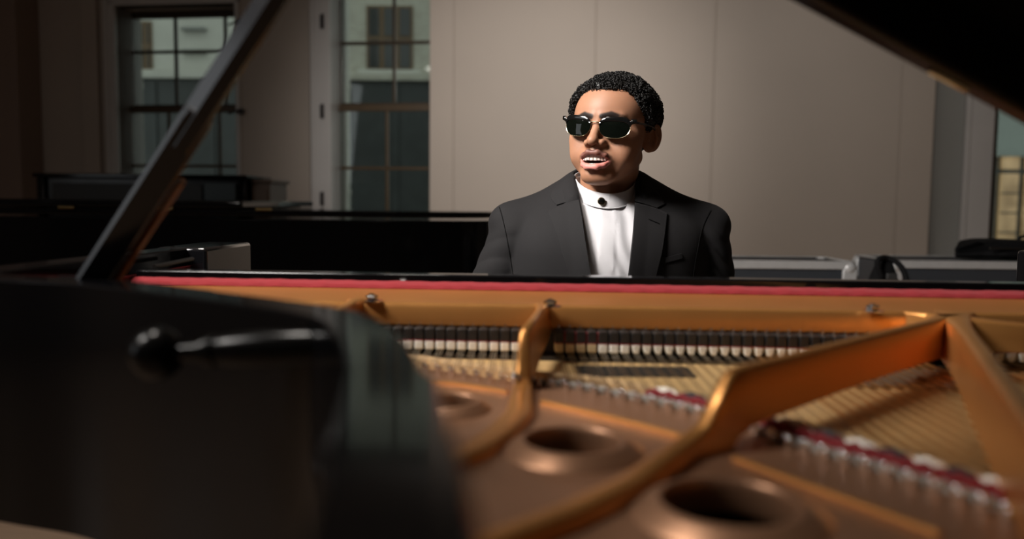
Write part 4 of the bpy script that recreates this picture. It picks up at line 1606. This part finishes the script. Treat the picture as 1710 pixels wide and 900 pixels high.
def jacket_sdf(P):
    t = torso_sdf(P, 0.010)
    s = sleeve_sdf(P)
    # folds: across the sleeves, long soft ones on the body
    fold = 0.006 * (0.6 - np.abs(np.sin(P[:, 2] * 62 + 2.4 * np.sin(P[:, 0] * 26 + P[:, 1] * 30) + 1.6 * wob(P, 26, 3)))) * np.clip((1.06 - P[:, 2]) / 0.06, 0, 1) * (0.5 + 0.5 * wob(P, 14, 9) * 1.6)
    s = s + fold
    t = t + 0.0016 * wob(P, 34, 5)
    # shoulder roll where the sleeve head meets the body
    d = smin(t, s, 0.007)
    # collar roll round the neck
    n = None
    pts = [(0.126, 1.722, 1.108), (0.124, 1.77, 1.135), (0.145, 1.835, 1.155), (CX - 0.008, 1.862, 1.162), (0.255, 1.838, 1.157), (0.274, 1.77, 1.142), (0.268, 1.722, 1.115)]
    n = chain(P, pts, (0.011, 0.014, 0.016, 0.016, 0.016, 0.014, 0.011), 0.006)
    d = smin(d, n, 0.02)
    # neck opening
    neck = cap(P, (CX - 0.009, 1.785, 1.02), (CX - 0.009, 1.785, 1.30), 0.064, 0.070)
    d = smax(d, -neck, 0.006)
    # V opening
    z = P[:, 2]
    v = np.maximum(np.maximum(v_left(z) - P[:, 0], P[:, 0] - v_right(z)), P[:, 1] - 1.76)
    d = smax(d, -(v + 0.0), 0.003)
    # hollow sleeves at the cuffs are closed by the shirt cuffs; cut the hem
    return np.maximum(d, 0.50 - z)


def shirt_sdf(P):
    d = torso_sdf(P, 0.0005)
    z, x = P[:, 2], P[:, 0]
    # placket and drape folds
    xc = 0.196 - 0.05 * (1.05 - z)
    pl = np.abs(x - (xc - 0.004)) - 0.017
    d = d - 0.0016 * np.clip(0.5 - pl / 0.0025, 0, 1)
    fold = np.sin((x - 0.205) * 190 + (z - 1.0) * 60 + 1.2 * np.sin(z * 45)) * 0.0016
    d = d + fold * np.clip((x - 0.195) / 0.02, 0.15, 1)
    neck = cap(P, (CX - 0.010, 1.777, 1.03), (CX - 0.010, 1.777, 1.30), 0.058, 0.068)
    d = smax(d, -neck, 0.004)
    d = np.maximum(d, 0.60 - z)
    for wr, el in ((WRR, ELR), (WRL, ELL)):
        w = np.array(wr, np.float32)
        e = np.array(el, np.float32)
        u = (e - w) / np.linalg.norm(e - w)
        d = np.minimum(d, cap(P, tuple(w + u * 0.015), tuple(w + u * 0.10), 0.034, 0.036))
    return d


def front_y(fn, x, z, y0=1.55, y1=1.80, n=60):
    """first hit of a horizontal ray from the front on a distance field (vectorised)"""
    x = np.atleast_1d(np.array(x, np.float32))
    z = np.atleast_1d(np.array(z, np.float32))
    y = np.full_like(x, y0)
    for _ in range(n):
        d = fn(np.stack([x, y, z], 1))
        y = np.minimum(y + np.maximum(d, 0) * 0.8, y1)
    return y


def cloth_panel(name, outline, fn, off, thick, material, parent, res=0.0035, roll=None):
    """a flat tailored piece given by its front outline (x, z), laid on the surface fn"""
    from mathutils.geometry import delaunay_2d_cdt
    pts = [Vector(p) for p in outline]
    dense = []
    for i in range(len(pts)):
        a, b = pts[i], pts[(i + 1) % len(pts)]
        k = max(1, int((b - a).length / res))
        dense += [a.lerp(b, t / k) for t in range(k)]
    xs = [p.x for p in dense]
    zs = [p.y for p in dense]
    inner = []
    xx = min(xs)
    while xx < max(xs):
        zz = min(zs)
        while zz < max(zs):
            inner.append(Vector((xx, zz)))
            zz += res * 1.3
        xx += res * 1.3
    poly = dense

    def inside(p):
        c = False
        j = len(poly) - 1
        for i in range(len(poly)):
            a, b = poly[i], poly[j]
            if (a.y > p.y) != (b.y > p.y) and p.x < (b.x - a.x) * (p.y - a.y) / (b.y - a.y) + a.x:
                c = not c
            j = i
        return c
    inner = [p for p in inner if inside(p) and min((p - q).length for q in dense) > res * 0.6]
    allp = dense + inner
    vs, es, fs, *_ = delaunay_2d_cdt(allp, [], [list(range(len(dense)))], 1, 1e-6)
    x = np.array([v.x for v in vs])
    z = np.array([v.y for v in vs])
    y = front_y(fn, x, z)
    o = np.full(len(x), off)
    if roll is not None:
        o = o + roll(x, z)
    y = y - o
    n = len(x)
    V = np.concatenate([np.stack([x, y, z], 1), np.stack([x, y + thick, z], 1)])
    bm = bmesh.new()
    bv = [bm.verts.new(v) for v in V]
    bm.verts.ensure_lookup_table()
    edge = {}
    for f in fs:
        bm.faces.new([bv[i] for i in f])
        bm.faces.new([bv[n + i] for i in reversed(f)])
        for i in range(len(f)):
            a, b = f[i], f[(i + 1) % len(f)]
            edge[(a, b)] = 1
    for (a, b) in edge:
        if (b, a) not in edge:
            bm.faces.new([bv[b], bv[a], bv[n + a], bv[n + b]])
    return obj(name, bm, material, parent, angle=60)


def pxz(px, py, y=1.675):
    p = at_y(px, py, y)
    return (p.x, p.z)


def build_person():
    M_skin = skin_material()
    M_jacket = mat('charcoal_wool', (0.0078, 0.0071, 0.0078), 0.8, bump=0.25, bscale=1500, sheen=0.02, spec=0.25, var=0.12, vscale=700)
    M_jacket2 = mat('charcoal_wool_lapel', (0.0084, 0.0077, 0.0084), 0.78, bump=0.25, bscale=1500, sheen=0.02, spec=0.25, var=0.12, vscale=700)
    M_shirt = mat('white_cotton', (0.53, 0.52, 0.54), 0.7, bump=0.12, bscale=1800, sheen=0.1)
    M_hair = mat('black_curly_hair', (0.0045, 0.0038, 0.0035), 0.42, var=0.3, vscale=300, spec=0.3)
    M_trs = mat('black_trousers_cloth', (0.012, 0.012, 0.013), 0.8, bump=0.2, bscale=900)
    M_shoe = mat('black_shoe_leather', (0.008, 0.008, 0.008), 0.2)
    # ---- body: one continuous skin
    fn = lambda P: smin(head_sdf(head_l(P)) * 0.93, cap(P, (0.199, 1.762, 1.19), (0.197, 1.780, 1.04), 0.054, 0.057), 0.014)
    V1, F1 = surface_net(fn, (0.07, 1.60, 1.045), (0.345, 1.89, 1.385), 0.0017)
    m1 = mouth_masks(head_l(V1))

    def body_fn(P):
        d = smax(torso_sdf(P, -0.016), 0.475 - P[:, 2], 0.01)
        d = smin(d, cap(P, (CX - 0.004, 1.79, 1.0), (CX - 0.004, 1.79, 1.14), 0.055, 0.05), 0.02)
        for sh, el, wr in ((SHR, ELR, WRR), (SHL, ELL, WRL)):
            d = smin(d, cap(P, sh, el, 0.05, 0.041), 0.02)
            d = smin(d, cap(P, el, wr, 0.040, 0.026), 0.01)
        for s in (-1, 1):
            hp_, kn, an = (CX + s * 0.095, 1.86, 0.55), (CX + s * 0.13, 1.44, 0.53), (CX + s * 0.13, 1.50, 0.11)
            d = smin(d, cap(P, hp_, kn, 0.076, 0.052), 0.03)
            d = smin(d, cap(P, kn, an, 0.050, 0.036), 0.01)
            d = smin(d, cap(P, (an[0], an[1] + 0.03, 0.06), (an[0] + s * 0.02, an[1] - 0.17, 0.04), 0.036, 0.026), 0.02)
        return d
    V2, F2 = surface_net(body_fn, (-0.16, 1.25, 0.0), (0.55, 2.0, 1.12), 0.011, 1)
    Vs, Fs = [V1, V2], [F1, F2 + len(V1)]
    base = len(V1) + len(V2)
    for W, side in ((WRR, 1), (WRL, -1)):
        f2 = lambda P: hand_sdf(P, W, side)
        c = np.array(W)
        V3, F3 = surface_net(f2, c + (-0.075, -0.165, -0.06), c + (0.085, 0.12, 0.05), 0.0026)
        Vs.append(V3)
        Fs.append(F3 + base)
        base += len(V3)
    V = np.concatenate(Vs)
    F = np.concatenate(Fs)
    pad = np.zeros(len(V) - len(V1), np.float32)
    attrs = {n: np.concatenate([a, pad]) for n, a in zip(('lip_upper', 'lip_lower', 'brow', 'moustache', 'cavity'), m1)}
    body = np_mesh('person', V, F, M_skin, attrs=attrs)
    tag(body, 'man in charcoal jacket, white band-collar shirt and dark sunglasses seated playing the open grand piano', 'person')

    # ---- hair: close cap of tight curls
    def hair_vol(q):
        p = q * 1000
        base = smin(ell(p, (0, -14, 30), (73, 92, 80)), ell(p, (0, 22, 22), (66, 66, 66)), 22)
        phi = np.degrees(np.arctan2(np.abs(p[:, 0]), p[:, 1] + 12))
        zl = np.interp(phi, [0, 14, 28, 36, 44, 52, 60, 66, 74, 82, 88, 104, 112, 125, 150, 180], [71, 73, 73, 69, 58, 40, 28, 15, -2, -10, 10, 12, -8, -46, -66, -72])
        hh = p[:, 2] - zl
        tt = np.clip(hh / 18, 0, 1)
        tt = tt * tt * (3 - 2 * tt)
        tmax = np.interp(p[:, 2], [-30, 15, 60, 95], [4.0, 10.5, 11.5, 8.0])
        d = base - (1.0 + tmax * tt)
        d = smax(d, -hh * 0.75, 1.5)
        return d
    hf = lambda P: (hair_vol(head_l(P)) - 2.0 * wob(P, 420, 21) - 1.6 * wob(P, 900, 22)) * mm * 0.75
    VH, FH = surface_net(hf, (0.085, 1.62, 1.16), (0.355, 1.90, 1.40), 0.0024)
    # curls
    tri = VH[FH]
    ctr = tri.mean(1)
    nr = np.cross(tri[:, 2] - tri[:, 0], tri[:, 3] - tri[:, 1])
    ar = np.linalg.norm(nr, axis=1)
    nr = nr / (ar[:, None] + 1e-12)
    loc = head_l(ctr)
    outw = hair_vol(loc + 0) < 3
    surf = smin(ell(loc * 1000, (0, -14, 30), (73, 92, 80)), ell(loc * 1000, (0, 22, 22), (66, 66, 66)), 22) > -0.5
    ok = outw & surf
    idx = np.argwhere(ok)[:, 0]
    pr = ar[idx] / ar[idx].sum()
    pick = rng.choice(idx, 5600, p=pr)
    S, T = 9, 4
    ang = np.arange(S) / S * 2 * PI
    tv = np.arange(T) / T * 2 * PI
    CV, CF = [], []
    quad = []
    for i in range(S):
        for j in range(T):
            quad.append((i * T + j, i * T + (j + 1) % T, ((i + 1) % S) * T + (j + 1) % T, ((i + 1) % S) * T + j))
    quad = np.array(quad)
    for n_, k in enumerate(pick):
        n = nr[k]
        z = loc[k][2]
        r = (0.0018 + 0.0016 * rng.random()) * (1.0 if z > 0.03 else 0.6)
        a = rng.normal(size=3)
        a = a - n * (a @ n) * 0.6
        a /= np.linalg.norm(a)
        u = np.cross(a, n)
        u /= np.linalg.norm(u) + 1e-9
        w = np.cross(a, u)
        c = ctr[k] + n * (r * 0.75)
        tr = 0.00075
        ring = c + r * (np.cos(ang)[:, None] * u + np.sin(ang)[:, None] * w)
        rad = (np.cos(ang)[:, None] * u + np.sin(ang)[:, None] * w)
        vv = ring[:, None, :] + tr * (np.cos(tv)[None, :, None] * rad[:, None, :] + np.sin(tv)[None, :, None] * a)
        vv = vv + (a * (np.arange(S)[:, None, None] / S - 0.5) * 0.0012)
        CV.append(vv.reshape(-1, 3))
        CF.append(quad + n_ * S * T + len(VH))
    VA = np.concatenate([VH] + CV)
    FA = np.concatenate([FH] + CF)
    np_mesh('hair', VA, FA, M_hair, body)

    # ---- teeth
    mb = MB()
    arcp = lambda x, z: (x, 91 - (x / 30.0) ** 2 * 13, z / 1.02)
    for i in range(8):
        tw = (4.6, 5.2, 6.2, 7.6, 7.6, 6.2, 5.2, 4.6)
        x0 = sum(tw[:i]) - sum(tw) / 2 + 0.15
        x1 = x0 + tw[i] - 0.3
        zb_ = -74.5 + (0.6 if i in (2, 5) else 0) + (0.4 if i in (0, 7) else 0)
        pts8 = []
        for z, q in ((zb_, 0.5), (-62, 0.0)):
            for (x, dy) in ((x0 + q, 0), (x1 - q, 0), (x1 - q, -4), (x0 + q, -4)):
                a = arcp(x, z)
                pts8.append(head_w(np.array((a[0], a[1] + dy, a[2])) * mm))
        mb.hexa([Vector(p.tolist()) for p in pts8])
    for i in range(8):
        x0 = (i - 4) * 4.6 + 0.2
        x1 = x0 + 4.2
        pts8 = []
        for z, q in ((-88, 0.2), (-80.3, 0.3)):
            for (x, dy) in ((x0 + q, 0), (x1 - q, 0), (x1 - q, -4), (x0 + q, -4)):
                a = arcp(x, z)
                pts8.append(head_w(np.array((a[0], a[1] + dy - 2.0, a[2])) * mm))
        mb.hexa([Vector(p.tolist()) for p in pts8])
    obj('teeth', mb, mat('tooth_enamel', (0.78, 0.74, 0.68), 0.2), body, bevel=0.0007)

    # ---- sunglasses
    M_frame = mat('black_acetate', (0.004, 0.004, 0.004), 0.12, coat=0.5)
    M_wire = mat('gold_wire', (0.75, 0.62, 0.42), 0.2, metal=1.0)
    M_lens = mat('dark_lens', (0.002, 0.0028, 0.002), 0.03, spec=0.5)

    def gl(x, z, dy=0.0):
        """point on the curved front of the spectacles, head-local mm"""
        return (x, 93.5 - (abs(x) / 72.0) ** 2.2 * 17.0 + dy - 0.05 * z * 0.4, z + 0.06 * x)

    def W(p):
        return Vector(head_w(np.array(p, np.float32) * mm).tolist())
    fr = None
    glasses = None
    zc = -8.0
    for s in (1, -1):
        # lens outline: flat top, rounded-square bottom
        ol = []
        for k in range(40):
            a = 2 * PI * k / 40
            cx_, sx_ = math.cos(a), math.sin(a)
            n_ = 3.3 if sx_ > 0 else 2.5
            u = 28.0 * math.copysign(abs(cx_) ** (2 / n_), cx_)
            v = 18.5 * math.copysign(abs(sx_) ** (2 / n_), sx_)
            u *= 1 + 0.05 * v / 19 if v > 0 else 1 + 0.12 * v / 19
            v += 0.07 * u if v > 0 else 0.03 * u
            ol.append((37 + u, zc + v))
        front = [W(gl(s * x, z, 0.8)) for x, z in ol]
        backv = [W(gl(s * x, z, -0.8)) for x, z in ol]
        cf = W(gl(s * 37, zc, 3.0))
        cb = W(gl(s * 37, zc, 1.4))
        mb = MB()
        n = len(ol)
        mid1 = [W(gl(s * (37 + (x - 37) * 0.5), zc + (z - zc) * 0.5, 2.4)) for x, z in ol]
        mb.add(front + mid1 + [cf] + backv + [cb], [])
        fs = []
        for i in range(n):
            j = (i + 1) % n
            fs += [(i, j, n + j, n + i), (n + i, n + j, 2 * n), (i, 2 * n + 1 + i, 2 * n + 1 + j, j), (2 * n + 1 + j, 2 * n + 1 + i, 3 * n + 1)]
        mb.f = fs
        # brow bar
        top = [(x, z) for x, z in ol if z > zc + 3.0]
        top.sort()
        bar_p = [(11.5, zc + 9)] + [(x, z + 0.6) for x, z in top[1::2]] + [(67.5, zc + 17.2), (75, zc + 18.4)]
        mbb = MB()
        rings = []
        P3 = [W(gl(s * x, z, 1.0)) for x, z in bar_p]
        NB = len(P3)
        upv = W((0, 0, 1)) - W((0, 0, 0))
        upv.normalize()
        fv = W((0, 1, 0)) - W((0, 0, 0))
        fv.normalize()
        for i, p in enumerate(P3):
            t = i / (NB - 1)
            hh = (0.0028 + 0.0024 * min(1, t * 1.6)) * (1.0 if i < NB - 1 else 0.75)
            dd = 0.0022
            rings.append([p + upv * hh + fv * dd * 0.6, p + upv * hh * 0.6 + fv * dd, p - upv * hh * 0.6 + fv * dd, p - upv * hh + fv * dd * 0.6, p - upv * hh - fv * dd, p + upv * hh - fv * dd])
        mbb.loft(rings)
        if glasses is None:
            glasses = obj('sunglasses', mbb, M_frame, body, angle=60)
        else:
            obj('brow_bar', mbb, M_frame, glasses, angle=60)
        obj('lens', mb, M_lens, glasses, angle=60)
        low = [W(gl(s * x, z, 0.2)) for x, z in ol[19:] + ol[:2]]
        obj('wire_rim', MB().tube(low, 0.0007, 6), M_wire, glasses)
        # hinge stud
        obj('hinge_stud', MB().ball(W(gl(s * 68.5, zc + 18.0, 3.2)), 0.0016, 8, 6), mat('silver_stud', (0.8, 0.8, 0.8), 0.2, metal=1.0), glasses)
        # temple arm
        ta = [W((s * 73, 76, zc + 17.5 + s * 4.5)), W((s * 77, 60, zc + 16.5 + s * 4)), W((s * 79.5, 20, zc + 15)), W((s * 81, -4, zc + 13.5)), W((s * 80.5, -20, zc + 6)), W((s * 79, -28, zc - 8))]
        obj('temple_arm', MB().tube(catmull(ta, 5), 0.0021, 8), mat('grey_temple', (0.03, 0.03, 0.032), 0.2, coat=0.3), glasses)
        obj('nose_pad', MB().ball(W((s * 10.5, 88, zc - 3)), 0.0032, 8, 6), mat('clear_pad', (0.4, 0.35, 0.3), 0.3), glasses)
    br = [W(gl(x, zc + 9 + 2.2 * (1 - (x / 11) ** 2), 1.2 + 1.5 * (1 - (x / 11) ** 2))) for x in (-11.5, -7, -3, 0, 3, 7, 11.5)]
    obj('bridge', MB().tube(br, 0.0014, 8), M_wire, glasses)

    # ---- shirt
    VS, FS = surface_net(shirt_sdf, (-0.02, 1.40, 0.60), (0.47, 1.98, 1.17), 0.0042, 2)
    shirt = np_mesh('shirt', VS, FS, M_shirt, body)
    # band collar
    rings = []
    N = 72
    cxn, cyn = CX - 0.010, 1.775
    for k in range(N + 1):
        a = 2 * PI * k / N
        c = (1 - math.cos(a)) / 2           # 0 at the front, 1 at the back
        f = math.cos(a)
        side = math.sin(a) ** 2
        zt = 1.119 + 0.038 * min(1, (1 - f)) + 0.016 * max(0, -f)
        zb_ = zt - 0.030
        rx, ry = 0.0655, 0.0825
        ox, oy = math.sin(a), -math.cos(a)
        tk = 0.0022
        gap = 0.0
        rt_, rb = 0.0, 0.0055
        rings.append([(cxn + ox * (rx + rb), cyn + oy * (ry + rb), zb_), (cxn + ox * (rx + rt_), cyn + oy * (ry + rt_), zt),
                      (cxn + ox * (rx + rt_ - tk), cyn + oy * (ry + rt_ - tk), zt), (cxn + ox * (rx + rb - tk), cyn + oy * (ry + rb - tk), zb_)])
    obj('band_collar', MB().loft(rings, caps=False), M_shirt, shirt, bevel=0.0008, angle=50)
    # collar seam piping
    obj('collar_seam', MB().tube([r[0] for r in rings[:-1]], 0.0011, 6, closed=True), M_shirt, shirt)
    bc = at_y(1004, 336, 1.688)
    st = obj('collar_stud', MB().lathe([(0.0078, 0.0), (0.0078, 0.0022), (0.0062, 0.003)], (bc.x, bc.y, bc.z), (0.05, -1, 0.1), 24), M_wire, shirt)
    obj('stud_face', MB().lathe([(0.0062, 0.002), (0.0058, 0.0034), (0.003, 0.0042), (0.0001, 0.0044)], (bc.x, bc.y, bc.z), (0.05, -1, 0.1), 24), M_frame, st)

    # ---- jacket
    VJ, FJ = surface_net(jacket_sdf, (-0.16, 1.46, 0.50), (0.53, 1.99, 1.215), 0.0042, 2)
    jk = np_mesh('jacket', VJ, FJ, M_jacket, body)
    jf = lambda P: jacket_sdf(P)

    # lapels and collar leaves, outlines given in the front view (x, z)
    tf = lambda P: np.minimum(torso_sdf(P, 0.010), chain(P, [(0.126, 1.722, 1.108), (0.124, 1.77, 1.135), (0.145, 1.835, 1.155)], (0.011, 0.014, 0.016), 0.006))
    tf2 = lambda P: np.minimum(torso_sdf(P, 0.010), chain(P, [(0.255, 1.838, 1.157), (0.274, 1.77, 1.142), (0.268, 1.722, 1.115)], (0.016, 0.014, 0.011), 0.006))
    lp_l = [pxz(*p) for p in ((968, 333), (971, 360), (975, 400), (981, 440), (986, 470), (992, 520), (975, 520), (955, 470), (941, 430), (928, 385), (916, 352), (930, 345), (950, 338))]
    lp_r = [pxz(*p) for p in ((1062, 338), (1057, 370), (1053, 400), (1047, 440), (1043, 470), (1030, 520), (1060, 520), (1088, 470), (1102, 420), (1111, 380), (1117, 356), (1100, 348), (1080, 342))]
    cl_l = [pxz(*p) for p in ((959, 297), (963, 315), (967, 332), (948, 337), (931, 342), (921, 330), (925, 318), (940, 305))]
    cl_r = [pxz(*p) for p in ((1072, 292), (1067, 312), (1063, 336), (1082, 341), (1100, 347), (1117, 340), (1108, 322), (1092, 303))]
    roll_l = lambda x, z: 0.006 * np.clip((x - (v_left(z) - 0.05)) / 0.05, 0, 1) * 0 + 0.004 * np.clip(1 - np.abs(x - v_left(z)) / 0.03, 0, 1)
    roll_r = lambda x, z: 0.004 * np.clip(1 - np.abs(x - v_right(z)) / 0.03, 0, 1)
    cloth_panel('lapel', lp_l, tf, 0.006, 0.004, M_jacket2, jk, roll=roll_l)
    cloth_panel('lapel', lp_r, tf2, 0.006, 0.004, M_jacket2, jk, roll=roll_r)
    cloth_panel('collar_leaf', cl_l, tf, 0.004, 0.0035, M_jacket2, jk)
    cloth_panel('collar_leaf', cl_r, tf2, 0.004, 0.0035, M_jacket2, jk)
    pk = [pxz(*p) for p in ((1094, 432), (1137, 423), (1139, 431), (1096, 441))]
    cloth_panel('breast_pocket', pk, jf, 0.002, 0.003, M_jacket2, jk)
    bh = [pxz(*p) for p in ((1083, 365), (1100, 372), (1099.5, 373.2), (1082.5, 366.2))]
    cloth_panel('buttonhole', bh, tf2, 0.0075, 0.002, mat('dark_thread', (0.005, 0.005, 0.005), 0.9, spec=0.05), jk, res=0.002)

    for path in (((833, 346), (838, 362), (845, 392), (851, 425), (856, 456), (860, 490)), ((1197, 352), (1184, 370), (1170, 398), (1160, 430), (1155, 460), (1153, 490))):
        pp = [pxz(*p, y=1.70) for p in path]
        fine = catmull([(x, 0, z) for x, z in pp], 6)
        yy = front_y(jf, [p.x for p in fine], [p.z for p in fine])
        obj('sleeve_seam', MB().tube([(p.x, y - 0.0002, p.z) for p, y in zip(fine, yy)], 0.001, 6), mat('dark_thread', (0.005, 0.005, 0.005), 0.9, spec=0.05), jk)

    # ---- trousers and shoes
    def trs(P):
        d = ell(P, (CX, 1.86, 0.58), (0.178, 0.135, 0.115))
        for s in (-1, 1):
            hp_, kn, an = (CX + s * 0.095, 1.86, 0.552), (CX + s * 0.13, 1.44, 0.54), (CX + s * 0.13, 1.50, 0.11)
            d = smin(d, cap(P, hp_, kn, 0.084, 0.062), 0.03)
            d = smin(d, cap(P, kn, an, 0.062, 0.052), 0.015)
        d = d + 0.002 * wob(P, 60, 8)
        return np.maximum(d, 0.095 - P[:, 2])
    VT, FT = surface_net(trs, (-0.03, 1.33, 0.08), (0.45, 2.03, 0.70), 0.009, 1)
    np_mesh('trousers', VT, FT, M_trs, body)
    for s in (-1, 1):
        ax, ay = CX + s * 0.13, 1.50

        def shoe(P):
            d = cap(P, (ax, ay + 0.035, 0.05), (ax + s * 0.02, ay - 0.165, 0.036), 0.044, 0.038)
            d = smin(d, cap(P, (ax, ay + 0.01, 0.06), (ax, ay, 0.10), 0.043, 0.042), 0.03)
            return np.maximum(d, 0.001 - P[:, 2])
        VZ, FZ = surface_net(shoe, (ax - 0.07, ay - 0.23, -0.01), (ax + 0.09, ay + 0.1, 0.16), 0.005, 1)
        sh = np_mesh('shoe', VZ, FZ, M_shoe, body)
        sl = [(ax + (s * 0.02 * t) + math.copysign(1, math.cos(b)) * 0.041 * abs(math.cos(b)) ** 0.7, ay - 0.065 - 0.137 * math.sin(b)) for b in [2 * PI * k / 28 for k in range(28)] for t in [0.5 + 0.5 * math.sin(b)]]
        obj('sole', MB().prism(sl, 0.0, 0.014), M_shoe, sh)
    # ---- bench
    bt = thing('piano_bench', 'black padded piano bench under the seated man', 'bench', (CX, 1.90, 0))
    obj('seat_cushion', MB().box((CX - 0.37, 1.73, 0.40), (CX + 0.37, 2.07, 0.452)), mat('black_leather', (0.01, 0.01, 0.01), 0.4, bump=0.3, bscale=200), bt, bevel=0.018, segs=4)
    obj('seat_frame', MB().box((CX - 0.36, 1.74, 0.335), (CX + 0.36, 2.06, 0.40)), M_black, bt, bevel=0.005)
    for sx in (-0.32, 0.32):
        for yy in (1.77, 2.03):
            obj('leg', MB().lathe([(0.018, 0.0), (0.022, 0.1), (0.027, 0.33)], (CX + sx, yy, 0.003), n=14), M_black, bt)
    return body
# ------------------------------------------------------------------ light
def area(name, loc, target, size, power, color=(1, 1, 1), size_y=None, spread=180):
    l = bpy.data.lights.new(name, 'AREA')
    l.energy = power
    l.color = color
    l.shape = 'RECTANGLE'
    l.size = size
    l.size_y = size_y or size
    l.spread = math.radians(spread)
    o = bpy.data.objects.new(name, l)
    COL.objects.link(o)
    o.location = loc
    d = Vector(target) - Vector(loc)
    o.rotation_euler = d.to_track_quat('-Z', 'Y').to_euler()
    return o


def spot(name, loc, target, power, angle, color=(1, 1, 1), blend=1.0, r=0.1):
    l = bpy.data.lights.new(name, 'SPOT')
    l.energy = power
    l.color = color
    l.spot_size = math.radians(angle)
    l.spot_blend = blend
    l.shadow_soft_size = r
    o = bpy.data.objects.new(name, l)
    COL.objects.link(o)
    o.location = loc
    d = Vector(target) - Vector(loc)
    o.rotation_euler = d.to_track_quat('-Z', 'Y').to_euler()
    return o


def build_light():
    w = bpy.data.worlds.new('sky')
    SC.world = w
    w.use_nodes = True
    bg = w.node_tree.nodes['Background']
    bg.inputs['Color'].default_value = (0.70, 0.74, 0.72, 1)
    bg.inputs['Strength'].default_value = 0.85
    # softbox on the pianist
    area('key_softbox', (-1.55, 0.75, 2.65), (0.2, 1.72, 1.15), 0.7, 19, (1.0, 0.95, 0.9), spread=62)
    # wall wash behind him
    spot('wall_spot', (-0.3, 3.2, 2.9), (0.0, 7.0, 1.75), 330, 62, (1.0, 0.92, 0.85), 1.0, 0.25)
    spot('wall_spot_wide', (1.6, 3.4, 3.2), (1.9, 7.0, 1.3), 105, 95, (1.0, 0.93, 0.86), 1.0, 0.25)
    area('floor_fill', (-3.0, 0.2, 3.75), (-1.0, 0.6, 0.5), 1.2, 32, (1.0, 0.94, 0.87))  # added fill brightening the left floor, piano side and prop
    area('side_fill', (-5.7, 0.1, 2.3), (0, 0.5, 1.6), 1.6, 14, (0.93, 0.97, 1.0), size_y=2.2)  # added fill for the prop highlight; the left wall has no window
    # added overhead fill for the piano interior
    area('overhead_fill', (-0.9, 1.2, 3.6), (0.1, 0.8, 0.9), 0.35, 30, (1.0, 0.93, 0.85))


make_camera()
build_room()
build_outside()
build_second_grand()
build_upright()
build_cases()
build_piano()
build_person()
build_light()
vs = SC.view_settings
vs.view_transform = 'Standard'
vs.look = 'None'
vs.gamma = 1.0
vs.exposure = 0.0
vs.use_curve_mapping = False
SC.cycles.use_denoising = True
SC.cycles.sample_clamp_indirect = 4.0
SC.cycles.max_bounces = 8
